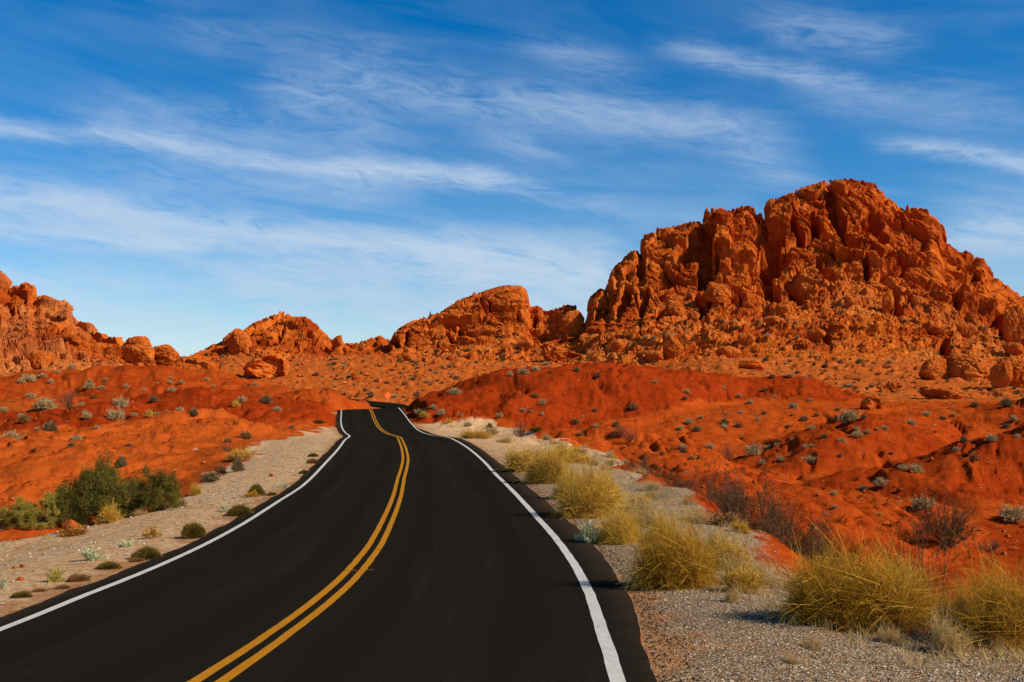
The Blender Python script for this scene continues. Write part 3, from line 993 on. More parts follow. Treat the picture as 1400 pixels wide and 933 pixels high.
def rock_hit(px, py):
    """what the photograph pixel sees: a point on a rocky hill or on the ground in front of it"""
    g = ground_hit(px, py)
    xi, yi = int(px), int(py)
    win = ZBUF[max(0, yi - 2):yi + 3, max(0, xi - 2):xi + 3].ravel()
    win = win[win >= 0]
    if len(win):
        p = QP[win[np.argmin(QP[win, 1])]]
        if p[1] < g[1] or g[1] > 340:
            return p
    return g


# ------------------------------------------------------------------ plant builders
class PB:
    def __init__(s):
        s.V, s.Q, s.T, s.P, s.n = [], [], [], [], 0

    def _push(s, V, Q, tint, tip):
        s.V.append(V.reshape(-1, 3))
        s.Q.append(Q.reshape(-1, 4) + s.n)
        s.T.append(tint.ravel())
        s.P.append(tip.ravel())
        s.n += V.reshape(-1, 3).shape[0]

    def ribbons(s, p0, p1, ctrl, width, S=3, tint=None, tip0=0.0, tip1=1.0, taper=.75):
        n = len(p0)
        t = np.linspace(0, 1, S + 1)[None, :, None]
        c = (1 - t)**2 * p0[:, None] + 2 * t * (1 - t) * ctrl[:, None] + t**2 * p1[:, None]
        d = p1 - p0
        d /= np.linalg.norm(d, axis=1, keepdims=True) + 1e-9
        r = rng.normal(size=(n, 3))
        side = np.cross(d, r)
        side /= np.linalg.norm(side, axis=1, keepdims=True) + 1e-9
        wd = np.broadcast_to(np.asarray(width, float), (n,))[:, None, None] * (1 - taper * t) * .5
        L = c - side[:, None] * wd
        Rr = c + side[:, None] * wd
        V = np.stack([L, Rr], 2)                       # n, S+1, 2, 3
        k = np.arange(n)[:, None] * (2 * (S + 1)) + np.arange(S)[None] * 2
        Q = np.stack([k, k + 1, k + 3, k + 2], -1)
        if tint is None:
            tint = rng.random(n)
        T = np.broadcast_to(tint[:, None, None], V.shape[:3])
        tp0 = np.broadcast_to(np.asarray(tip0, float), (n,))[:, None, None]
        tp1 = np.broadcast_to(np.asarray(tip1, float), (n,))[:, None, None]
        Tp = np.broadcast_to(tp0 + (tp1 - tp0) * t, V.shape[:3])
        s._push(V, Q, T, Tp)

    def leaves(s, P, length, width, tint=None, tip=.5, up=0.0, outward=None):
        n = len(P)
        d = rng.normal(size=(n, 3))
        d[:, 2] += up
        if outward is not None:
            d = d * .6 + outward
        d /= np.linalg.norm(d, axis=1, keepdims=True)
        r = rng.normal(size=(n, 3))
        sd_ = np.cross(d, r)
        sd_ /= np.linalg.norm(sd_, axis=1, keepdims=True) + 1e-9
        L = np.broadcast_to(np.asarray(length, float), (n,))[:, None] * (.7 + .6 * rng.random(n))[:, None]
        W = np.broadcast_to(np.asarray(width, float), (n,))[:, None] * (.7 + .6 * rng.random(n))[:, None] * .5
        V = np.stack([P, P + d * L * .5 - sd_ * W, P + d * L, P + d * L * .5 + sd_ * W], 1)
        k = np.arange(n)[:, None] * 4
        Q = k + np.arange(4)[None]
        if tint is None:
            tint = rng.random(n)
        s._push(V, Q, np.broadcast_to(tint[:, None], (n, 4)), np.full((n, 4), tip))

    def tubes(s, paths, r0, r1, sides=5):
        """tapered limbs; paths (n,k,3)"""
        n, k, _ = paths.shape
        d = np.gradient(paths, axis=1)
        d /= np.linalg.norm(d, axis=2, keepdims=True) + 1e-9
        ref = np.array([.3, .9, .1])
        a = np.cross(d, ref)
        a /= np.linalg.norm(a, axis=2, keepdims=True) + 1e-9
        b = np.cross(d, a)
        th = np.arange(sides) * 2 * math.pi / sides
        rad = (r0 + (r1 - r0) * np.linspace(0, 1, k))[None, :, None, None] if np.isscalar(r0) else (r0[:, None] + (r1 - r0)[:, None] * np.linspace(0, 1, k)[None])[:, :, None, None]
        V = paths[:, :, None] + rad * (np.cos(th)[None, None, :, None] * a[:, :, None] + np.sin(th)[None, None, :, None] * b[:, :, None])
        i = np.arange(n)[:, None, None] * k * sides + np.arange(k - 1)[None, :, None] * sides
        j = np.arange(sides)[None, None]
        j2 = (np.arange(sides) + 1)[None, None] % sides
        Q = np.stack([i + j, i + j2, i + sides + j2, i + sides + j], -1)
        tint = np.broadcast_to(rng.random(n)[:, None, None], V.shape[:3])
        s._push(V, Q, tint, np.zeros(V.shape[:3]))

    def mesh(s, name, mat):
        return make_mesh(name, np.concatenate(s.V), np.concatenate(s.Q), mat,
                         {'tint': np.concatenate(s.T), 'tip': np.concatenate(s.P)})


def reseed(k):
    global rng
    rng = np.random.default_rng(1000 + k)


def dome_dirs(n, wide, lump=.25, seed=0, low=.05):
    """points of an uneven dome of height 1 and half width `wide`"""
    ph = rng.random(n) * 2 * math.pi
    cz = low + (1 - low) * rng.random(n)**.8
    sz = np.sqrt(1 - cz**2)
    d = np.column_stack([np.cos(ph) * sz, np.sin(ph) * sz, cz])
    l = 1 + lump * fbm(d * 2.3 + seed * 7.7, 3, 500 + seed)
    return d * np.array([wide, wide, 1.0]) * l[:, None], l


def broom_meshes(seed, wide=.8, n=1300, twigs=6, mat='gold', wid=.011, lump=.3, woody=True):
    """fine-stemmed bush, height 1: foliage mesh and woody base"""
    reseed(seed)
    f = PB()
    end, l = dome_dirs(n, wide, lump, seed)
    end *= (.55 + .42 * rng.random(n)**.8)[:, None]
    root = np.column_stack([rng.normal(size=n) * .10 * wide, rng.normal(size=n) * .10 * wide, np.zeros(n)])
    nl = 7                                              # several crowns of different height grown together
    la = np.linspace(0, 6.283, nl, endpoint=False) + rng.random(nl) * .7
    lr = np.concatenate([[0.0], (.30 + .28 * rng.random(nl - 1)) * wide])
    lh = np.concatenate([[1.0], .48 + .42 * rng.random(nl - 1)])
    lw = np.concatenate([[.62], .40 + .22 * rng.random(nl - 1)])
    lj = rng.integers(0, nl, n)
    off = np.column_stack([np.cos(la) * lr, np.sin(la) * lr, lr * 0])[lj]
    end = end * np.column_stack([lw, lw, lh])[lj] + off
    root = root * .6 + off * .85
    ctrl = root + np.column_stack([end[:, :2] * .40, end[:, 2] * .75 + .08])
    tint = np.clip(.40 + .35 * fbm(end * 3, 2, seed) + .35 * (rng.random(n) - .5) + .35 * (rng.random(nl)[lj] - .5), 0, 1)
    tint[rng.random(n) < .16] = 0.0                     # dead stems
    f.ribbons(root, end, ctrl, wid, 4, tint, 0, .9)
    k = np.repeat(np.arange(n), twigs)
    t = (.40 + .58 * rng.random(len(k)))[:, None]
    b = (1 - t)**2 * root[k] + 2 * t * (1 - t) * ctrl[k] + t**2 * end[k]
    d = end[k] - ctrl[k]
    d /= np.linalg.norm(d, axis=1, keepdims=True) + 1e-9
    d = d + rng.normal(size=d.shape) * .75
    d[:, 2] += .10
    L = (.10 + .16 * rng.random(len(k)))[:, None]
    e = b + d * L
    e[:, 2] = np.maximum(e[:, 2], .01)
    f.ribbons(b, e, (b + e) / 2 + rng.normal(size=b.shape) * .015, wid * .62, 2, np.clip(tint[k] + .25 * (rng.random(len(k)) - .5), 0, 1), t[:, 0] * .7, t[:, 0] * .5 + .55)
    fm = f.mesh('foliage', M[mat])
    if not woody:
        return fm, None
    g = PB()
    m = 26
    en, _ = dome_dirs(m, wide * .75, .1, seed + 3)
    en *= .55
    ro = en * np.array([.12, .12, 0])
    tt = np.linspace(0, 1, 5)[None, :, None]
    ct = ro + en * np.array([.35, .35, .8])
    paths = (1 - tt)**2 * ro[:, None] + 2 * tt * (1 - tt) * ct[:, None] + tt**2 * en[:, None]
    g.tubes(paths, .013, .004, 5)
    return fm, g.mesh('stem', M['wood'])


def creosote_meshes(seed, wide=.75, mat='creosote', leaves=14, stems=22, dens=1.0):
    """open shrub of leaning branches with small leaves, height 1"""
    reseed(seed)
    g, f = PB(), PB()
    en, _ = dome_dirs(stems, wide, .3, seed, .25)
    en *= (.7 + .35 * rng.random(stems))[:, None]
    ro = np.column_stack([rng.normal(size=(stems, 2)) * .05, np.zeros(stems)])
    ct = ro + en * np.array([.55, .55, .45])
    tt = np.linspace(0, 1, 6)[None, :, None]
    paths = (1 - tt)**2 * ro[:, None] + 2 * tt * (1 - tt) * ct[:, None] + tt**2 * en[:, None]
    paths[:, 1:-1] += rng.normal(size=paths[:, 1:-1].shape) * .018
    g.tubes(paths, .014, .004, 4)
    nt = int(11 * dens)
    k = np.repeat(np.arange(stems), nt)
    t = (.25 + .75 * rng.random(len(k)))[:, None]
    b = (1 - t)**2 * ro[k] + 2 * t * (1 - t) * ct[k] + t**2 * en[k]
    d = en[k] / np.linalg.norm(en[k], axis=1, keepdims=True) + rng.normal(size=b.shape) * .55
    d[:, 2] += .25
    L = (.12 + .20 * rng.random(len(k)))[:, None]
    e = b + d * L
    e[:, 2] = np.maximum(e[:, 2], .03)
    g.ribbons(b, e, (b + e) / 2 + rng.normal(size=b.shape) * .02, .0085, 2)
    # second order twiglets
    k2 = np.repeat(np.arange(len(k)), 3)
    t2 = (.3 + .7 * rng.random(len(k2)))[:, None]
    b2 = b[k2] + (e - b)[k2] * t2
    e2 = b2 + (d[k2] + rng.normal(size=b2.shape) * .7) * .085
    g.ribbons(b2, e2, (b2 + e2) / 2, .005, 1)
    if leaves:
        k3 = np.repeat(np.arange(len(k2)), leaves)
        t3 = rng.random(len(k3))[:, None]
        P = b2[k3] + (e2 - b2)[k3] * t3 * 1.1 + rng.normal(size=(len(k3), 3)) * .008
        keep = rng.random(len(P)) < .5 + .4 * np.clip(fbm(P * 4, 2, seed), -1, 1)
        f.leaves(P[keep], .026, .013)
        return f.mesh('foliage', M[mat]), g.mesh('stem', M['twig'])
    return None, g.mesh('stem', M['twig'])


def cushion_mesh(seed, wide=1.3, mat='olive', n=3200, wid=.030, lump=.22, L=.16):
    """low mound of short stiff shoots, height 1"""
    reseed(seed)
    f = PB()
    end, l = dome_dirs(n, wide, lump, seed, 0.0)
    b = end * (.70 + .2 * rng.random(n))[:, None]
    d = end / np.linalg.norm(end, axis=1, keepdims=True) + rng.normal(size=end.shape) * .30
    d[:, 2] += .35
    e = b + d * (L * (.7 + .6 * rng.random(n)))[:, None]
    tint = np.clip(.5 + .5 * fbm(end * 3, 2, seed) + .3 * (rng.random(n) - .5), 0, 1)
    f.ribbons(b, e, (b + e) / 2 + rng.normal(size=b.shape) * .03, wid, 2, tint, .1, 1.0, .6)
    m = n // 3
    en, _ = dome_dirs(m, wide * .75, lump, seed, 0.0)
    f.ribbons(en * .05, en * .8, en * .4 + [0, 0, .1], wid * 1.2, 2, rng.random(m) * .2, 0, .1)
    return f.mesh('foliage', M[mat])


def leafy_mesh(seed, wide=.9, mat='mint', n=700, L=.16, W=.10, lump=.35, low=.0):
    """low leafy herb, height 1"""
    reseed(seed)
    f = PB()
    ns = 26
    end, l = dome_dirs(ns, wide, lump, seed, low)
    end *= (.75 + .3 * rng.random(ns))[:, None]
    ro = end * np.array([.08, .08, 0])
    f.ribbons(ro, end, ro + end * np.array([.5, .5, .6]), .03, 3, np.zeros(ns), 0, .2)
    k = rng.integers(0, ns, n)
    t = (.35 + .65 * rng.random(n)**.7)[:, None]
    P = ro[k] * (1 - t) + end[k] * t + rng.normal(size=(n, 3)) * .055
    P[:, 2] = np.abs(P[:, 2]) + .015
    out = end[k] / np.linalg.norm(end[k], axis=1, keepdims=True)
    f.leaves(P, L, W, np.clip(.35 + .5 * t[:, 0] + .4 * (rng.random(n) - .5), 0, 1), .5, .5, out)
    return f.mesh('foliage', M[mat])


def shrub_meshes(seed, wide=.7, mat='green', n=9000, clumps=70, leaf=.034, lump=.24, low=.02, upright=1.0):
    """big desert shrub: limbs plus many leaf clumps with gaps between them, height 1"""
    reseed(seed)
    g, f = PB(), PB()
    end, l = dome_dirs(clumps, wide, lump, seed, low)
    end *= (.50 + .44 * rng.random(clumps)**.5)[:, None]
    root = np.column_stack([rng.normal(size=(clumps, 2)) * .10 * wide, np.zeros(clumps)])
    ctrl = root + end * np.array([.35, .35, .75])
    tt = np.linspace(0, 1, 6)[None, :, None]
    paths = (1 - tt)**2 * root[:, None] + 2 * tt * (1 - tt) * ctrl[:, None] + tt**2 * end[:, None]
    paths[:, 1:-1] += rng.normal(size=paths[:, 1:-1].shape) * .012
    g.tubes(paths, .016, .003, 5)
    k = rng.integers(0, clumps, n)
    rad = (.10 + .10 * rng.random(clumps))[k]
    q = rng.normal(size=(n, 3))
    q /= np.linalg.norm(q, axis=1, keepdims=True)
    P = end[k] + q * (rad * rng.random(n)**.45)[:, None] * np.array([1.1, 1.1, .8])
    P[:, 2] = np.abs(P[:, 2])
    ctint = rng.random(clumps)
    tint = np.clip(ctint[k] * .6 + .4 * rng.random(n), 0, 1)
    f.leaves(P, leaf, leaf * .42, tint, .5, .4, q * .5)
    # sprays: thin shoots that fray the outline
    m = clumps * 9
    kk = rng.integers(0, clumps, m)
    b = end[kk] + rng.normal(size=(m, 3)) * .04
    d = end[kk] / np.linalg.norm(end[kk], axis=1, keepdims=True) + rng.normal(size=(m, 3)) * .5
    d[:, 2] += .3
    e = b + d * (.06 + .09 * rng.random(m))[:, None]
    e[:, 2] = np.abs(e[:, 2])
    f.ribbons(b, e, (b + e) / 2, .007, 2)
    t4 = rng.random((m, 5, 1))
    P4 = (b[:, None] + (e - b)[:, None] * t4).reshape(-1, 3)
    f.leaves(P4, leaf * .9, leaf * .36)
    return f.mesh('foliage', M[mat]), g.mesh('stem', M['wood'])


def tuft_mesh(seed, wide=.8, mat='sage', n=520, lump=.4, stiff=.5):
    """small desert sage tuft, height 1"""
    reseed(seed)
    f = PB()
    end, l = dome_dirs(n, wide, lump, seed, .05)
    end *= (.6 + .45 * rng.random(n))[:, None]
    ro = np.column_stack([rng.normal(size=(n, 2)) * .12 * wide, np.zeros(n)])
    f.ribbons(ro, end, ro + end * np.array([.4, .4, .7]), .045, 2, np.clip(.3 + .7 * rng.random(n), 0, 1), 0, 1, .5)
    m = n * 2
    k = rng.integers(0, n, m)
    P = ro[k] + (end - ro)[k] * (.45 + .6 * rng.random(m))[:, None]
    P[:, 2] = np.abs(P[:, 2])
    f.leaves(P, .13, .07, None, .7, .4)
    return f.mesh('foliage', M[mat])


# ------------------------------------------------------------------ rock builder
def rock_mesh(name, seed, sub=5, planes=16, squash=(1, .85, .7), round_=.10, strata=.0, rough=.05, mat='boulder', dent=0.0, cracks=0.0):
    import bmesh
    bm = bmesh.new()
    bmesh.ops.create_icosphere(bm, subdivisions=sub, radius=1.0)
    V = np.array([v.co[:] for v in bm.verts])
    Fc = np.array([[v.index for v in f.verts] for f in bm.faces])
    bm.free()
    r = np.random.default_rng(seed)
    N = r.normal(size=(planes, 3))
    N /= np.linalg.norm(N, axis=1, keepdims=True)
    dd = .62 + .34 * r.random(planes)
    dots = np.maximum(V @ N.T, .02)
    rad = dd[None] / dots
    k = 1 / max(round_, .01)
    rad = -np.log(np.exp(-k * np.minimum(rad, 3)).sum(1) + np.exp(-k * 1.15)) / k
    P = V * rad[:, None]
    P = P + V * (rough * fbm(P * 2.6 + seed, 4, seed) + rough * .5 * fbm(P * 9 + seed, 3, seed + 1))[:, None]
    if cracks:
        f1, f2, cr, tl = worley(P * 2.1 + seed, seed + 2)
        P = P + V * (cracks * (sstep(0, .16, f2 - f1) - 1) + cracks * .5 * (cr - .5))[:, None]
    if strata:
        h = P[:, 2] + .12 * fbm(P * 1.2, 2, seed + 3) + .18 * P[:, 0]
        P = P - V * np.array([1, 1, .1]) * (strata * (1 - sstep(0, .35, np.abs(vnoise(np.column_stack([h * 6.5, h * 0, h * 0 + seed]), seed + 4)))))[:, None]
    if dent:
        q = V @ np.array([.25, -.93, .10])
        P = P + np.array([-.1, .95, 0.0]) * (dent * sstep(.45, .80, q + .22 * fbm(V * 2.2 + seed, 3, seed + 6)))[:, None]
    P = P * np.array(squash)
    P[:, 2] -= P[:, 2].min() * .72
    P[:, :2] /= np.ptp(P[:, 0])                            # one unit wide, one unit high above the ground line
    P[:, 2] /= P[:, 2].max()
    return make_mesh(name, P, Fc, M[mat], smooth=False)


# ------------------------------------------------------------------ placing
def place(name, meshes, loc, sx, sz, label, cat, group=None, rz=None, lean=0.0):
    """one plant: a single mesh, or an Empty with foliage and stem"""
    rz = rng.random() * 6.283 if rz is None else rz
    parts = [m for m in meshes if m is not None] if isinstance(meshes, tuple) else [meshes]
    if isinstance(meshes, tuple) and len(parts) > 1:
        o = empty(name, loc, rz)
        link('foliage', meshes[0], o)
        link('stem', meshes[1], o)
    else:
        o = link(name, parts[0])
        o.location = loc
        o.rotation_euler = (lean, 0, rz)
    o.scale = (sx, sx, sz)
    return tag(o, label, cat, group)


def stand(px, py, wpx, hpx, back=.30, rocky=False):
    """where a plant whose foot is seen at (px, py) stands, and its size in metres"""
    p = rock_hit(px, py) if rocky else ground_hit(px, py)
    wm, hm = wpx * p[1] / F, hpx * p[1] / F
    if rocky:
        return p, wm, hm
    y = p[1] + wm * back
    x = p[0] * y / p[1]
    return np.array([x, y, ground_z(x, y) - .02]), wm, hm


V_GOLD = [broom_meshes(s, .85, 1150, 6, 'gold', lump=.42) for s in (1, 2)]
V_GG = [broom_meshes(s, .80, 1350, 6, 'goldgreen', .010, lump=.45) for s in (3, 4)]
V_GOLDS = [broom_meshes(s, .95, 420, 4, 'gold', .028, woody=False)[0] for s in (5, 6)]
V_STRAW = [broom_meshes(s, .75, 420, 3, 'straw', .018, woody=False)[0] for s in (7, 8)]
V_BR = [tuft_mesh(49, .85, 'brown')]
V_CREO = [creosote_meshes(s, .78, leaves=18, stems=30, dens=1.2) for s in (11, 12, 13)]
V_DEAD = [creosote_meshes(s, .62, leaves=0, stems=26, dens=1.2)[1] for s in (14, 15)]
V_CUSH = [cushion_mesh(s, 1.3, 'olive') for s in (21, 22, 23)]
V_CUSHB = [cushion_mesh(s, 1.3, 'brown') for s in (24,)]
V_MINT = [leafy_mesh(s, .95, 'mint') for s in (31, 32)]
V_LIME = [leafy_mesh(s, .8, 'lime', 800, .15, .07) for s in (33,)]
V_RUST = [leafy_mesh(s, 1.0, 'rust', 800, .16, .09) for s in (34,)]
V_LEAF = [leafy_mesh(s, 1.0, 'goldgreen', 420, .19, .11, low=.2) for s in (35,)]
V_SAGE = [tuft_mesh(s, .85, 'sage') for s in (41, 42, 43)]
V_DARK = [tuft_mesh(s, .8, 'darksage') for s in (44, 45)]
V_BROWN = [tuft_mesh(s, .8, 'brown') for s in (46, 47)]
V_YEL = [tuft_mesh(s, .85, 'gold') for s in (48,)]

# --- golden brooms along the right shoulder: px, foot py, width, height, kind, label
GB = 'golden bushes along the right shoulder'
for px, py, wp, hp, vs, lab in [
    (1176, 868, 215, 140, V_GG[0], 'large olive-gold bush at the gravel edge, its left flank in deep shadow'),
    (1362, 888, 175, 118, V_GG[1], 'wide olive-gold bush cut by the right edge of the photo'),
    (922, 808, 128, 118, V_GG[0], 'round olive-gold bush standing alone on the gravel beside the white line'),
    (852, 744, 80, 52, V_GOLD[0], 'small golden bush touching the left side of the round olive-gold bush'),
    (806, 708, 100, 72, V_GOLD[1], 'bright golden bush just beyond the pale green herb on the road edge'),
    (866, 704, 62, 34, V_STRAW[0], 'pale straw bush leaning out behind the bright golden bush'),
    (750, 662, 74, 54, V_GOLD[0], 'yellow bush in the middle of the row up the right shoulder'),
    (712, 646, 56, 40, V_GOLDS[0], 'pale yellow bush nearest the asphalt halfway up the right shoulder'),
    (768, 634, 60, 30, V_GOLDS[1], 'yellow bush tucked behind the middle of the golden row'),
    (650, 600, 58, 15, V_GOLDS[0], 'low flat yellow bush where the shoulder narrows towards the crest'),
    (579, 572, 15, 11, V_GOLDS[1], 'tiny yellow bush beside the road at the crest'),
    (905, 742, 50, 40, V_GOLD[1], 'golden bush behind the round olive-gold bush'),
    (1122, 856, 110, 84, V_GG[1], 'lower left lobe of bush beside the largest olive-gold one, spreading over the gravel'),
    (1238, 858, 96, 92, V_GOLD[0], 'golden bush filling the right flank of the largest olive-gold one'),
    (1318, 880, 84, 70, V_GOLD[1], 'golden bush behind the tall straw-coloured clump'),
    (826, 690, 66, 44, V_GOLD[0], 'golden bush behind the bright golden bush, nearer the red soil'),
    (780, 682, 54, 40, V_GOLD[1], 'golden bush linking the bright one with the middle of the row'),
    (730, 632, 50, 26, V_STRAW[1], 'straw bush at the upper end of the golden row'),
    (884, 722, 60, 40, V_STRAW[0], 'pale dry bush between the small golden bush and the straw one'),
    (960, 800, 40, 44, V_GOLD[0], 'narrow golden bush against the right side of the round olive-gold bush'),
    (690, 606, 34, 12, V_STRAW[1], 'low straw bush on the shoulder just above the golden row'),
    (1046, 806, 40, 46, V_STRAW[1], 'upright tuft of dry yellow grass on the gravel left of the largest bush'),
    (1000, 824, 30, 32, V_STRAW[0], 'small dry grass tuft beside the round olive-gold bush'),
    (1297, 898, 84, 70, V_STRAW[1], 'tall straw-coloured grass clump in front of the two big olive-gold bushes'),
    (1108, 888, 44, 22, V_STRAW[0], 'low wisp of dry grass lying on the gravel below the largest bush'),
    (1085, 908, 40, 14, V_STRAW[1], 'flattest dry grass wisp near the bottom edge of the gravel'),
    (1215, 880, 46, 34, V_STRAW[0], 'dry grass at the foot of the largest olive-gold bush'),
]:
    p, wm, hm = stand(px, py, wp, hp)
    grass = vs in V_STRAW
    place('grass_tuft' if grass else 'broom_bush', vs, p, wm / 2 / .80, hm * .98, lab, 'grass tuft' if grass else 'bush',
          'dry grass tufts on the right shoulder' if grass else GB)

rb = np.random.default_rng(77)
for i in range(34):
    Yb_ = 12.5 + 44 * rb.random()**1.3
    xe = float(shelf_edge(np.array([4.0]), np.array([Yb_]))[0])
    cxr = float(road_at(np.array([Yb_]))[0][0]) + 4.5
    xb_ = max(xe - .1 - (1.5 + Yb_ * .015) * rb.random()**1.4, cxr)
    wb_ = .35 + .42 * rb.random()
    v_ = (V_STRAW + V_GOLDS + V_STRAW + V_BR)[i % 7]
    place('dry_brush', v_, (xb_, Yb_, ground_z(xb_, Yb_) - .02), wb_ / 2 / .8, wb_ * (.45 + .3 * rb.random()), 'low dry brush scattered between and behind the golden bushes of the right shoulder', 'brush', 'low dry brush on the right shoulder')

p, wm, hm = stand(808, 744, 42, 34)
place('mint_herb', V_MINT[0], p, wm / 2 / .95, hm, 'pale mint-green herb at the asphalt edge below the golden bushes', 'herb')

# --- dark open shrubs in the wash behind the right shelf: px, top py, distance, width
for i, (px, top, Y, wp, lab) in enumerate([
    (885, 632, 43, 92, 'dark twiggy shrub farthest up the road behind the golden row'),
    (958, 650, 33, 96, 'reddish brown open shrub behind the round olive-gold bush'),
    (1022, 662, 27, 100, 'sparse brown shrub with bare tall stems beyond the gravel edge'),
    (1072, 706, 23, 100, 'dark green shrub pressed against the largest olive-gold bush'),
    (1250, 735, 17.0, 90, 'brown shrub showing in the gap between the two big olive-gold bushes'),
    (990, 668, 30, 80, 'dark reddish shrub between the brown open one and the sparse one with bare stems'),
    (1045, 690, 24.5, 80, 'dark brown shrub left of the dark green one by the largest bush'),
    (1110, 712, 21.5, 80, 'low brown shrub peeping over the crown of the largest bush'),
    (850, 640, 47, 60, 'faint reddish shrub at the far end of the dark shrubs'),
    (920, 655, 37, 60, 'small dark shrub between the two twiggy shrubs behind the golden row'),
]):
    x = (px - 700) / F * Y
    z = ground_z(x, Y)
    h = at(px, top, Y)[2] - z
    place('creosote_bush', V_CREO[i % 3], (x, Y, z - .02), wp * Y / F / 2 / .74, h / 1.05, lab, 'shrub', 'open dark shrubs behind the golden bushes')

for px, py, wp, hp, lab, v in [
    (1297, 749, 66, 58, 'round grey-brown twiggy bush alone on the orange flat', V_CREO[1]),
    (1355, 757, 36, 18, 'small dark twiggy bush right of the round grey-brown bush', V_DEAD[0]),
    (93, 562, 28, 26, 'upright bare brown bush on the left red hill', V_DEAD[1]),
    (710, 598, 34, 22, 'grey-brown twig bush at the foot of the dark red mound', V_DEAD[0]),
    (1001, 700, 46, 40, 'bare pale-stemmed bush beyond the gravel', V_DEAD[1]),
    (849, 603, 22, 16, 'pale bare bush left of its twin on the orange lobe', V_DEAD[1]),
    (860, 606, 22, 18, 'pale bare bush right of its twin on the orange lobe', V_DEAD[0]),
    (995, 629, 22, 20, 'pale upright dry bush on the crest of the near orange mound', V_DEAD[1]),
    (311, 618, 18, 10, 'reddish bare bush at the edge of the pale gravel fan', V_DEAD[0]),
]:
    p, wm, hm = stand(px, py, wp, hp)
    place('twig_bush', v, p, wm / 2 / .66, hm, lab, 'bush')

# --- green shrubs in the wash on the left
GS = 'green shrubs in the left wash'
SH_A = shrub_meshes(51, .78, 'green', 24000, 120, .036)
SH_B = shrub_meshes(52, .85, 'green', 17000, 95, .042)
SH_C = shrub_meshes(53, .95, 'lime', 15000, 75, .052)
SH_D = shrub_meshes(54, 1.0, 'green', 13000, 70, .05)
for px, py, wp, hp, v, lab in [
    (143, 716, 92, 92, SH_A, 'tallest dark green shrub with a pointed crown in the left wash'),
    (216, 700, 80, 60, SH_B, 'rounded dark green shrub right of the tallest one, on the gravel edge'),
    (104, 718, 86, 56, SH_B, 'dark leafy shrub left of the tallest green shrub'),
    (176, 704, 56, 48, SH_D, 'low dark green shrub filling the gap between the two tallest shrubs'),
    (62, 722, 62, 40, SH_C, 'yellow-green shrub between the dark shrubs and the photo edge'),
    (24, 720, 60, 34, SH_C, 'pale lime shrub nearest the left edge of the photo'),
    (84, 692, 50, 20, SH_C, 'yellow-green shrub behind the left end of the dark shrubs'),
    (2, 726, 50, 26, SH_D, 'green shrub cut by the left photo edge'),
]:
    p, wm, hm = stand(px, py, wp, hp, .2)
    place('wash_shrub', v, p, wm / 2 / (.80 if v is SH_A else .95), hm * .95, lab, 'shrub', GS)

for px, py, wp, hp, v, nm, cat, lab in [
    (150, 716, 34, 30, V_GOLDS[1], 'rusty_grass', 'grass tuft', 'rust-orange grass tuft in front of the tallest green shrub'),
    (193, 705, 28, 12, V_STRAW[0], 'grass_tuft', 'grass tuft', 'white dry grass at the foot of the rounded green shrub'),
    (268, 678, 22, 18, V_GOLDS[0], 'broom_bush', 'bush', 'small yellowish bush right of the rounded green shrub'),
    (288, 660, 34, 14, V_DARK[0], 'wash_shrub', 'shrub', 'low green shrub on the border of gravel and red soil'),
    (326, 645, 22, 20, V_DARK[1], 'wash_shrub', 'shrub', 'dark green shrub at the upper rim of the gravel fan'),
    (330, 629, 44, 18, V_GOLDS[1], 'broom_bush', 'bush', 'yellow-green bush where the gravel fan meets the red hill'),
    (302, 649, 22, 14, V_BROWN[0], 'dry_tuft', 'bush', 'brown tuft beside the green shrub on the gravel rim'),
    (166, 634, 16, 10, V_DARK[0], 'dark_tuft', 'bush', 'dark tuft above the tallest green shrub, upper of two'),
    (166, 640, 20, 9, V_DARK[1], 'dark_tuft', 'bush', 'dark tuft above the tallest green shrub, lower of two'),
]:
    p, wm, hm = stand(px, py, wp, hp, .2)
    place(nm, v, p, wm / 2 / .9, hm, lab, cat)

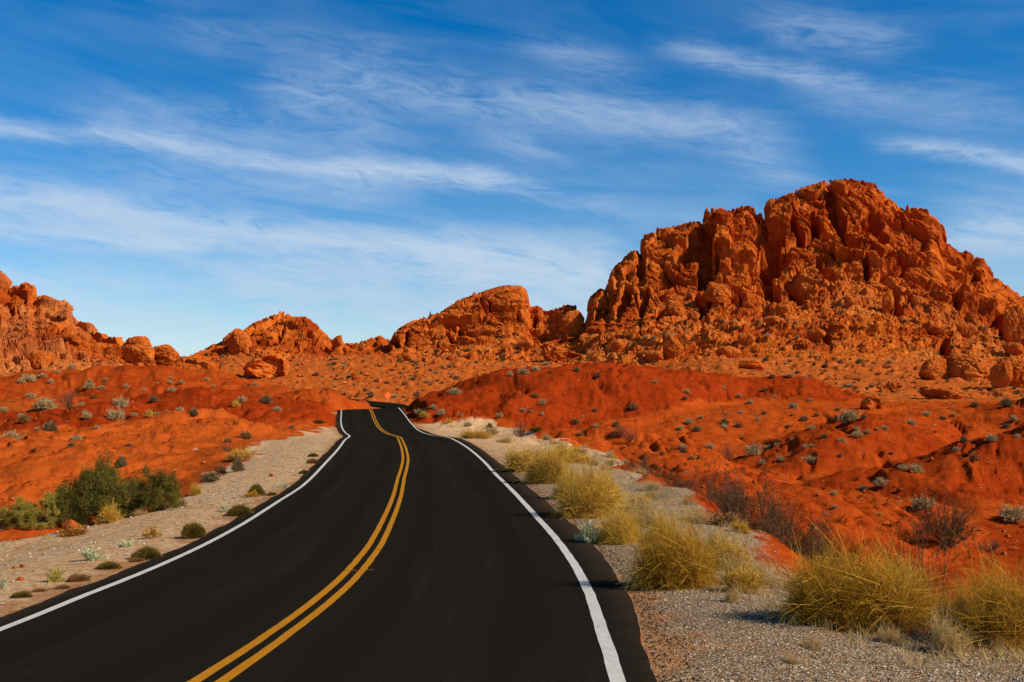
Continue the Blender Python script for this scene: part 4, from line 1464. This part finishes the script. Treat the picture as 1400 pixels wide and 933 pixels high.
# --- low plants on the left gravel fan
for px, py, wp, hp, v, nm, cat, lab in [
    (201, 766, 46, 19, V_CUSH[0], 'cushion_plant', 'cushion plant', 'widest dark olive cushion by the left asphalt edge'),
    (186, 769, 24, 8, V_CUSHB[0], 'cushion_plant', 'cushion plant', 'flat brown cushion below the widest olive one'),
    (149, 779, 38, 12, V_CUSH[1], 'cushion_plant', 'cushion plant', 'dark green cushion between the mint herb and the asphalt'),
    (264, 737, 38, 24, V_CUSH[2], 'cushion_plant', 'cushion plant', 'tall double-humped olive cushion beside the white line'),
    (328, 706, 40, 16, V_CUSH[0], 'cushion_plant', 'cushion plant', 'dark cushion next to the asphalt below the yellow-topped dome'),
    (350, 679, 26, 18, V_CUSH[1], 'cushion_plant', 'cushion plant', 'yellow-green dome higher up the gravel fan'),
    (428, 625, 16, 6, V_CUSH[2], 'cushion_plant', 'cushion plant', 'uppermost of three dark cushions along the bend of the asphalt'),
    (427, 634, 17, 8, V_CUSHB[0], 'cushion_plant', 'cushion plant', 'brown middle one of three cushions along the bend'),
    (416, 648, 17, 6, V_CUSH[0], 'cushion_plant', 'cushion plant', 'lowest of three dark cushions along the bend of the asphalt'),
    (371, 678, 16, 6, V_CUSH[1], 'cushion_plant', 'cushion plant', 'small flat green cushion right of the yellow-green dome'),
    (30, 818, 32, 11, V_CUSH[2], 'cushion_plant', 'cushion plant', 'olive cushion closest to the lower left corner'),
    (54, 810, 24, 7, V_CUSHB[0], 'cushion_plant', 'cushion plant', 'thin brown cushion touching the corner olive cushion'),
    (86, 806, 24, 8, V_CUSHB[0], 'cushion_plant', 'cushion plant', 'brown cushion under the lime-green herb'),
    (107, 796, 36, 13, V_CUSHB[0], 'cushion_plant', 'cushion plant', 'brown spreading cushion right of the lime-green herb'),
    (436, 580, 18, 5, V_CUSH[0], 'cushion_plant', 'cushion plant', 'flat green cushion near the top of the left shoulder'),
    (461, 584, 6, 6, V_CUSH[1], 'cushion_plant', 'cushion plant', 'tiny dark cushion against the far left road edge'),
    (126, 768, 34, 22, V_MINT[1], 'mint_herb', 'herb', 'largest mint-green herb on the left gravel'),
    (173, 748, 28, 11, V_MINT[0], 'mint_herb', 'herb', 'mint-green herb above the widest olive cushion'),
    (3, 806, 16, 18, V_MINT[1], 'mint_herb', 'herb', 'mint-green herb cut by the left photo edge'),
    (388, 668, 20, 9, V_MINT[0], 'mint_herb', 'herb', 'mint-green herb highest on the gravel fan'),
    (308, 700, 18, 11, V_MINT[1], 'mint_herb', 'herb', 'green-grey herb left of the cushion under the dome'),
    (77, 797, 30, 24, V_LIME[0], 'lime_herb', 'herb', 'lime-green leafy herb on the lower left gravel'),
    (208, 737, 30, 17, V_LEAF[0], 'leafy_herb', 'herb', 'sprawling yellow-green herb below the dark shrubs'),
    (345, 681, 26, 10, V_LEAF[0], 'leafy_herb', 'herb', 'sprawling herb in front of the yellow-green dome'),
    (97, 735, 46, 17, V_RUST[0], 'rusty_herb', 'herb', 'rust-orange leafy herb around the pointed rock'),
]:
    p, wm, hm = stand(px, py, wp, hp)
    wide = 1.35 if nm == 'cushion_plant' else .95
    place(nm, v, p, wm / 2 / wide, hm * (.85 if nm == 'cushion_plant' else .9), lab, cat, 'low plants on the left gravel fan')

# --- tufts of desert scrub on the red hills: position in the zoomed crops of the photo
def Z(x0, y0, s, L):
    return [(x0 + a / s, y0 + b / s, c / s, k) for a, b, c, k in L]


rt = Z(980, 480, 3.333, [(165, 485, 90, 's'), (205, 520, 50, 's'), (290, 500, 40, 's'), (430, 515, 80, 's'), (400, 455, 40, 's'), (435, 435, 35, 's'),
    (490, 400, 50, 'd'), (435, 360, 45, 's'), (545, 312, 35, 'd'), (550, 275, 35, 'd'), (600, 335, 120, 's'), (640, 400, 70, 's'), (570, 418, 40, 's'), (765, 370, 40, 's'),
    (885, 340, 50, 's'), (955, 305, 50, 's'), (1030, 320, 50, 'b'), (1175, 260, 50, 'd'), (1320, 262, 70, 'd'), (1350, 332, 60, 's'), (1320, 355, 50, 'd'), (1255, 420, 70, 's'),
    (1090, 456, 50, 's'), (1170, 508, 70, 'b'), (845, 545, 50, 's'), (900, 560, 90, 's'), (750, 612, 70, 's'), (665, 640, 60, 'd'), (535, 660, 45, 's'), (745, 750, 36, 'y'),
    (945, 720, 125, 's'), (1350, 795, 150, 's'), (30, 183, 30, 's'), (105, 214, 30, 's'), (150, 244, 45, 's'), (110, 284, 35, 's'), (215, 290, 30, 'd'), (185, 322, 35, 's'), (340, 298, 25, 'd'),
    (350, 262, 50, 's'), (265, 213, 25, 's'), (220, 186, 40, 'd'), (335, 130, 45, 's'), (30, 362, 50, 's'), (35, 340, 60, 'd'), (100, 352, 50, 'b'), (115, 402, 40, 'b'), (345, 404, 30, 's'),
    (235, 444, 40, 's'), (275, 430, 35, 's'), (325, 348, 40, 'b'), (400, 325, 50, 'b'), (455, 297, 40, 'b'), (670, 316, 40, 'd'), (635, 372, 40, 's'), (1125, 415, 50, 'd'), (1235, 315, 30, 'b'),
    (10, 268, 20, 's'), (45, 289, 25, 's'), (500, 748, 30, 's'), (795, 480, 30, 'b'), (1080, 300, 30, 's'), (560, 490, 40, 'b'), (690, 380, 30, 's'), (730, 372, 26, 's'), (1155, 355, 24, 'b'), (540, 720, 36, 's'), (425, 230, 30, 's'), (1370, 400, 36, 's')])
rt += Z(560, 480, 3.333, [(570, 222, 40, 'd'), (605, 246, 45, 's'), (518, 277, 30, 's'), (555, 283, 25, 's'), (605, 300, 30, 's'), (410, 307, 40, 's'), (230, 300, 30, 's'), (150, 292, 60, 's'), (110, 275, 40, 's'),
    (40, 285, 50, 's'), (372, 385, 70, 's'), (575, 368, 45, 'o'), (625, 408, 55, 's'), (755, 340, 55, 'b'), (775, 388, 50, 'b'), (850, 352, 35, 's'), (790, 308, 20, 's'), (845, 287, 30, 'd'), (940, 350, 50, 'b'),
    (860, 130, 45, 'd'), (760, 99, 40, 'd'), (1120, 150, 35, 's'), (1265, 196, 45, 's'), (1255, 224, 40, 'd'), (1330, 310, 30, 's'), (1275, 334, 50, 's'), (1310, 368, 50, 'd'), (1370, 450, 60, 's'),
    (1240, 450, 50, 's'), (1250, 466, 50, 'd'), (1285, 500, 40, 'b'), (1265, 556, 30, 's'), (745, 510, 44, 's'), (1020, 280, 60, 'd'), (1235, 362, 40, 's'), (365, 355, 50, 'd'), (180, 330, 40, 'y'), (265, 345, 46, 's'),
    (205, 200, 70, 's'), (520, 105, 60, 's'), (460, 120, 40, 's'), (575, 95, 50, 's'), (640, 105, 30, 'b'), (930, 405, 50, 'b'), (1150, 480, 36, 'b')])
lt = Z(0, 330, 2.979, [(290, 520, 35, 's'), (235, 540, 25, 's'), (175, 558, 40, 's'), (205, 585, 35, 's'), (120, 578, 70, 's'), (85, 582, 40, 's'), (125, 640, 45, 's'), (15, 698, 40, 's'), (45, 795, 95, 's'),
    (85, 722, 35, 's'), (175, 693, 110, 's'), (330, 671, 30, 's'), (345, 706, 25, 's'), (360, 612, 60, 's'), (415, 604, 35, 's'), (430, 569, 25, 's'), (365, 575, 25, 's'), (205, 774, 75, 'd'),
    (310, 812, 55, 's'), (290, 838, 45, 'd'), (395, 770, 30, 's'), (490, 682, 80, 's'), (470, 730, 95, 's'), (605, 718, 50, 'y'), (545, 716, 30, 's'), (640, 706, 30, 's'), (680, 698, 25, 's'),
    (730, 692, 45, 's'), (625, 668, 50, 'd'), (700, 615, 45, 's'), (740, 586, 30, 's'), (690, 583, 30, 's'), (585, 612, 25, 's'), (640, 582, 20, 's'), (515, 600, 30, 's'), (470, 524, 20, 'd'), (695, 564, 25, 's'),
    (840, 570, 30, 's'), (790, 720, 50, 'd'), (960, 680, 50, 'y'), (1085, 668, 60, 'd'), (1130, 695, 40, 's'), (1040, 590, 30, 's'), (1015, 556, 30, 's'), (1190, 764, 35, 'd'), (1000, 808, 70, 'b'), (525, 838, 45, 'b'),
    (930, 822, 50, 'b'), (385, 638, 30, 'b'), (100, 745, 60, 'b'), (985, 655, 46, 's'), (870, 600, 26, 's'), (355, 728, 44, 's'), (150, 770, 30, 's')])
KIND = {'s': (V_SAGE, 'sage_tuft', 'sage tuft', 'grey sage tuft'), 'd': (V_DARK, 'dark_tuft', 'bush', 'dark little bush'), 'b': (V_BROWN, 'dry_tuft', 'bush', 'brown dry tuft'),
        'y': (V_YEL, 'yellow_tuft', 'bush', 'small yellow bush'), 'o': (V_CUSH, 'olive_tuft', 'bush', 'small olive bush')}
cnt = 0
for zone, L in (('r', rt), ('l', lt)):
    for px, py, wp, k in L:
        vs, nm, cat, word = KIND[k]
        g = rock_hit(px, py)
        p, wm, hm = stand(px, py, wp, wp * .60, .3, rocky=g[1] > 190)
        if zone == 'l':
            where = 'dotted over the red hill left of the road'
        elif py < 560 and px < 1130:
            where = 'on the upper face of the dark red mound beyond the golden bushes'
        elif px < 960:
            where = 'low on the red slope just behind the golden bushes'
        else:
            where = 'on the folded red ground towards the right edge'
        if wp > 34:
            lab = {True: 'broad ', False: 'widest '}[zone == 'r'] + word + ' ' + where
        else:
            lab = word + ' ' + where
        sc = wm / 2 / .85 * (.72 + .30 * rng.random())
        place(nm, vs[cnt % len(vs)], p - np.array([0, 0, .02]), sc, max(hm, .12) * (.70 + .35 * rng.random()), lab, cat, word + 's ' + where)
        cnt += 1

# --- tiny scrub on the talus and sandy aprons below the crags
spots = []
for (x0, x1, y0, y1, n) in ((560, 760, 478, 540, 80), (440, 600, 490, 545, 54), (850, 1120, 440, 498, 40), (1040, 1180, 485, 545, 54), (1180, 1400, 500, 552, 34), (280, 460, 480, 535, 26), (1150, 1390, 430, 500, 12)):
    for _ in range(n):
        spots.append((x0 + (x1 - x0) * rng.random(), y0 + (y1 - y0) * rng.random()))
for i, (px, py) in enumerate(spots):
    p = rock_hit(px, py)
    if p[1] < 135 or p[1] > 400:
        continue
    wm = (4.5 + 5.5 * rng.random()**2) * p[1] / F
    where = 'on the sandy slope beyond the road crest' if px < 790 else 'on the rubble slope below the big crag'
    place('scrub_tuft', (V_DARK + V_SAGE[:1] + V_BROWN)[i % 5], p - np.array([0, 0, .05]), wm / 2 / .8, wm * .55, 'tiny grey-green scrub dot ' + where, 'scrub', 'tiny scrub ' + where)
p = rock_hit(590, 431)
place('skyline_bush', V_DARK[0], p - np.array([0, 0, .1]), .5, 2.0, 'lone dark bush standing up from the skyline of the middle ridge', 'bush')

# --- single rocks: px, foot py, width, height, kind, label
RK = {'block': [rock_mesh('boulder', s, 5, 13, (1, .85, .75), .07, .0, .05, cracks=.05) for s in (3, 4, 5)],
      'round': [rock_mesh('boulder', s, 5, 26, (1, .9, .85), .14, .035, .06, cracks=.05) for s in (6, 7)],
      'pillar': [rock_mesh('boulder', s, 5, 15, (.8, .8, 1.2), .08, .03, .06, cracks=.04) for s in (8, 9)],
      'ledge': [rock_mesh('boulder', s, 5, 15, (1, .8, .6), .08, .06, .07, cracks=.05) for s in (10, 12)],
      'hollow': [rock_mesh('boulder', s, 5, 15, (1, .9, .8), .09, .02, .08, dent=.50, cracks=.06) for s in (11, 13)]}
for i, (px, py, wp, hp, k, lab) in enumerate([
    (760, 497, 56, 34, 'hollow', 'dark overhanging boulder at the left foot of the big crag'),
    (370, 518, 62, 40, 'hollow', 'big dark-bellied boulder low on the centre-left peak'),
    (324, 487, 34, 38, 'pillar', 'upright rock column on the left shoulder of the centre-left peak'),
    (463, 474, 12, 18, 'pillar', 'small finger of rock in the saddle right of the centre-left peak'),
    (186, 494, 44, 38, 'ledge', 'taller ledged outcrop at the tail of the left crag'),
    (228, 495, 42, 26, 'ledge', 'lower ledged outcrop at the very end of the left crag'),
    (1030, 507, 38, 14, 'ledge', 'low striped sandstone slab on top of the dark red mound'),
    (1275, 520, 48, 32, 'round', 'leftmost of the rounded striped outcrops under the big crag'),
    (1326, 522, 66, 42, 'round', 'widest rounded striped outcrop under the big crag'),
    (1371, 532, 30, 46, 'pillar', 'narrow upright outcrop between the wide dome and the photo edge'),
    (1396, 532, 40, 46, 'round', 'rounded outcrop cut by the right photo edge'),
    (1196, 562, 30, 22, 'hollow', 'hollow boulder with a dark cave mouth at the foot of the slope'),
    (1222, 536, 24, 15, 'hollow', 'smaller hollow boulder above the one with the cave mouth'),
    (1292, 548, 60, 18, 'ledge', 'smooth pale slab below the rounded striped outcrops'),
    (924, 428, 32, 20, 'round', 'smooth pale boulder high on the left rubble slope'),
    (951, 437, 20, 14, 'block', 'dark block right of the smooth pale boulder'),
    (982, 410, 38, 28, 'round', 'bulging pale boulder under the dark triangular recess'),
    (1018, 474, 24, 18, 'block', 'angular block low in the middle of the rubble slope'),
    (1054, 442, 24, 12, 'block', 'flat block above the angular one on the rubble slope'),
    (1071, 427, 24, 13, 'block', 'block perched highest in the centre of the rubble slope'),
    (917, 486, 30, 28, 'pillar', 'tall pale boulder at the bottom left of the rubble slope'),
    (896, 492, 26, 16, 'block', 'tilted slab leaning left of the tall pale boulder'),
    (994, 488, 34, 17, 'block', 'wide block near the lip of the dark red mound'),
    (1114, 464, 26, 17, 'block', 'brown block below the centre of the big crag'),
    (1147, 449, 26, 9, 'ledge', 'thin flat slab below the centre of the big crag'),
    (1279, 457, 26, 10, 'ledge', 'thin dark slab on the right rubble slope'),
    (1320, 459, 28, 20, 'block', 'large block half way down the right rubble slope'),
    (1215, 427, 17, 34, 'pillar', 'pale-topped pillar in the middle of the big crag'),
    (1159, 418, 15, 18, 'pillar', 'short dark pillar left of the pale-topped one'),
    (1389, 470, 38, 56, 'block', 'huge dark block near the right photo edge'),
    (1384, 484, 26, 17, 'block', 'block resting under the huge dark one'),
    (776, 452, 32, 32, 'round', 'rounded tower at the right end of the middle ridge'),
    (607, 478, 26, 15, 'hollow', 'shadowed boulder below the middle ridge'),
    (640, 469, 30, 11, 'ledge', 'long ledge below the middle ridge'),
    (487, 521, 18, 11, 'round', 'pale boulder on the slope above the road crest'),
    (720, 478, 22, 15, 'block', 'block under the right half of the middle ridge'),
    (560, 496, 20, 12, 'block', 'block under the left half of the middle ridge'),
    (845, 478, 24, 16, 'block', 'block at the left start of the big rubble slope'),
    (52, 504, 36, 24, 'round', 'pale rounded boulder at the foot of the left crag'),
    (100, 470, 22, 16, 'block', 'block on the slope of the left crag'),
]):
    p = rock_hit(px, py - 2)
    o = link('boulder', RK[k][i % len(RK[k])])
    wm, hm = wp * p[1] / F, hp * p[1] / F
    o.location = (p[0], p[1] + wm * .12, p[2] - .08 * hm)
    o.scale = (wm, wm, hm)
    o.rotation_euler = (0, 0, 0 if k == 'hollow' else rng.uniform(-.6, .6))
    tag(o, lab, 'boulder', 'single boulders below the crags')

RED = [rock_mesh('red_stone', s, 3, 12, (1, .9, .75), .12, .0, .05, 'redstone') for s in (61, 62)]
for ms in RED:
    n = len(ms.vertices)
    ms.attributes.new('tint', 'FLOAT', 'POINT').data.foreach_set('value', rng.random(n).astype(np.float32))
for i, (px, py, wp, hp, lab) in enumerate([
    (28, 794, 10, 7, 'lowest of three round red stones on the lower left gravel'),
    (31, 777, 8, 6, 'right one of the upper pair of round red stones on the lower left gravel'),
    (20, 778, 7, 6, 'left one of the upper pair of round red stones on the lower left gravel'),
    (371, 652, 6, 5, 'single red stone far up the gravel fan'),
    (97, 728, 24, 17, 'pointed red rock beside the rust-orange herb'),
    (112, 731, 14, 6, 'flat red rock at the foot of the pointed one'),
]):
    p, wm, hm = stand(px, py, wp, hp)
    o = link('red_stone', RED[i % 2])
    o.location = p
    o.scale = (wm, wm, hm)
    tag(o, lab, 'stone', 'red stones on the left gravel')

# --- orange warning sign beyond the crest
Ys = 208.0
c_ = at(530, 541, Ys)
zb = ground_z(c_[0], Ys)
sign = empty('road_sign', (c_[0], Ys, zb), .65)
tag(sign, 'orange diamond warning sign on a post beyond the road crest', 'road sign')
h_ = c_[2] - zb
a_ = .78


def prism(pts, y0, y1):
    n = len(pts)
    Vv = np.array([(x, y0, z) for x, z in pts] + [(x, y1, z) for x, z in pts])
    return Vv, np.array([[i, (i + 1) % n, n + (i + 1) % n, n + i] for i in range(n)]), [np.arange(n)[None], (np.arange(n)[::-1] + n)[None]]


mo, t_, b_ = new_mat('orange_reflective_sheet', .5, .4)
b_.inputs['Base Color'].default_value = (.95, .13, .003, 1)
mk, t_, b_ = new_mat('black_sign_border', .6, .3)
b_.inputs['Base Color'].default_value = (.02, .018, .016, 1)
mg, t_, b_ = new_mat('galvanised_post', .5, .5)
b_.inputs['Base Color'].default_value = (.30, .29, .27, 1)
rd = [(0, -a_), (.06, -a_ + .03), (a_ - .03, -.06), (a_, 0), (a_ - .03, .06), (.06, a_ - .03), (0, a_), (-.06, a_ - .03), (-a_ + .03, .06), (-a_, 0), (-a_ + .03, -.06), (-.06, -a_ + .03)]
v_, q_, e_ = prism([(x, z + h_) for x, z in rd], -.06, -.05)
panel = link('panel', make_mesh('panel', v_, [q_] + e_, mo), sign)
bo = [(x * .93, z * .93 + h_) for x, z in rd]
bi = [(x * .89, z * .89 + h_) for x, z in rd]
vb = np.array([(x, -.0625, z) for x, z in bo] + [(x, -.0625, z) for x, z in bi])
n_ = len(bo)
link('border', make_mesh('border', vb, np.array([[i, (i + 1) % n_, n_ + (i + 1) % n_, n_ + i] for i in range(n_)]), mk), panel)
v_, q_, e_ = prism([(-.04, -.3), (.04, -.3), (.04, h_ + .5), (-.04, h_ + .5)], -.045, .02)
link('post', make_mesh('post', v_, [q_] + e_, mg), sign)

# --- loose stones: nobody could count them
def scatter(name, X, Y, size, mat, tint=None):
    Zs = terrain(X, Y)[0]
    n = len(X)
    base = np.array([(1, 0, 0), (0, 1, 0), (-1, 0, 0), (0, -1, 0), (.1, .1, .8), (-.2, .1, -.5)])
    tri = np.array([(0, 1, 4), (1, 2, 4), (2, 3, 4), (3, 0, 4), (1, 0, 5), (2, 1, 5), (3, 2, 5), (0, 3, 5)])
    th = rng.random(n) * 6.283
    c, s = np.cos(th), np.sin(th)
    B = base[None] * (1 + .45 * rng.normal(size=(n, 6, 3)) * .6) * np.array([1, .75, .8])
    Vx = np.stack([B[..., 0] * c[:, None] - B[..., 1] * s[:, None], B[..., 0] * s[:, None] + B[..., 1] * c[:, None], B[..., 2]], -1) * size[:, None, None] * .5
    Vx += np.stack([X, Y, Zs + size * .12], -1)[:, None]
    Fc = (np.arange(n)[:, None, None] * 6 + tri[None]).reshape(-1, 3)
    tt = np.repeat(rng.random(n) if tint is None else tint, 6)
    me = make_mesh(name, Vx.reshape(-1, 3), Fc, M[mat], {'tint': tt, 'tip': np.zeros(n * 6)})
    return tag(link(name, me), kind='stuff')


n0 = 26000
Y = 6 + 30 * rng.random(n0)**1.8
cx, _, _, _ = road_at(Y)
X = cx + 3.75 + (np.interp(Y, XS_Y, XS_X) + .6 - cx - 3.75) * rng.random(n0)**.8
scatter('gravel', X, Y, .012 + .030 * rng.random(n0)**3, 'pebble')
n0 = 5200
Y = 6 + 34 * rng.random(n0)**1.6
cx, _, _, _ = road_at(Y)
e_ = 3.15 + np.interp(Y, [0, 8, 13, 19, 30, 60], [.22, .25, .45, .56, .55, .6])
X = cx + e_ + np.abs(rng.normal(size=n0)) * .22
scatter('asphalt_crumbs', X, Y, .010 + .026 * rng.random(n0)**2, 'crumb')
n0 = 9000
Y = 10 + 55 * rng.random(n0)**1.3
cx, _, _, _ = road_at(Y)
X = cx - 3.8 - (cx - 3.8 - np.interp(Y, XB_Y, XB_X)) * rng.random(n0)
scatter('gravel', X, Y, .02 + .075 * rng.random(n0)**4, 'pebble')
n0 = 12000
Y = 22 + 105 * rng.random(n0)**.8
X = (rng.random(n0) * 1560 - 780) / F * Y
cx, _, _, _ = road_at(Y)
k_ = ((X - cx) > np.interp(Y, XS_Y, XS_X) - cx + 1.0) | (X < np.interp(Y, XB_Y, XB_X) - .5)
k_ &= np.abs(X - cx) > 5
k_ &= fbm(np.column_stack([X, Y]) / 7, 3, 91) + .5 * rng.random(n0) > .12
X, Y = X[k_], Y[k_]
scatter('red_rubble', X, Y, .06 + .32 * rng.random(len(X))**5, 'redstone')
k_ = rng.random(len(X)) < .10
scatter('pale_rubble', X[k_] + .7, Y[k_] + .4, .06 + .22 * rng.random(k_.sum())**4, 'pebble')

# thin dry grass on the right shelf
n0 = 420
Y = 9 + 26 * rng.random(n0)**1.2
xs_ = np.interp(Y, XS_Y, XS_X)
X = xs_ - 1.5 * rng.random(n0)**1.5
f = PB()
bz = terrain(X, Y)[0]
k = np.repeat(np.arange(n0), 16)
b = np.column_stack([X[k] + rng.normal(size=len(k)) * .05, Y[k] + rng.normal(size=len(k)) * .05, bz[k]])
e = b + np.column_stack([rng.normal(size=len(k)) * .05, rng.normal(size=len(k)) * .05, .05 + .10 * rng.random(len(k))])
f.ribbons(b, e, (b + e) / 2 + [0, 0, .03], .006, 2)
tag(link('dry_grass', f.mesh('dry_grass', M['straw'])), kind='stuff')

# broken rock strewn over the slopes between the red mounds and the crags
n0 = 5200
Y = 150 + 195 * rng.random(n0)**.6
X = (rng.random(n0) * 1500 - 750) / F * Y
k_ = ~((X > -48) & (X < -6) & (Y < 240))
k_ &= fbm(np.column_stack([X, Y]) / 20, 3, 93) + (Y - 230) / 160 + .7 * rng.random(n0) > .35
X, Y = X[k_], Y[k_]
scatter('rock_rubble', X, Y, .35 + 1.7 * rng.random(len(X))**4, 'screestone')
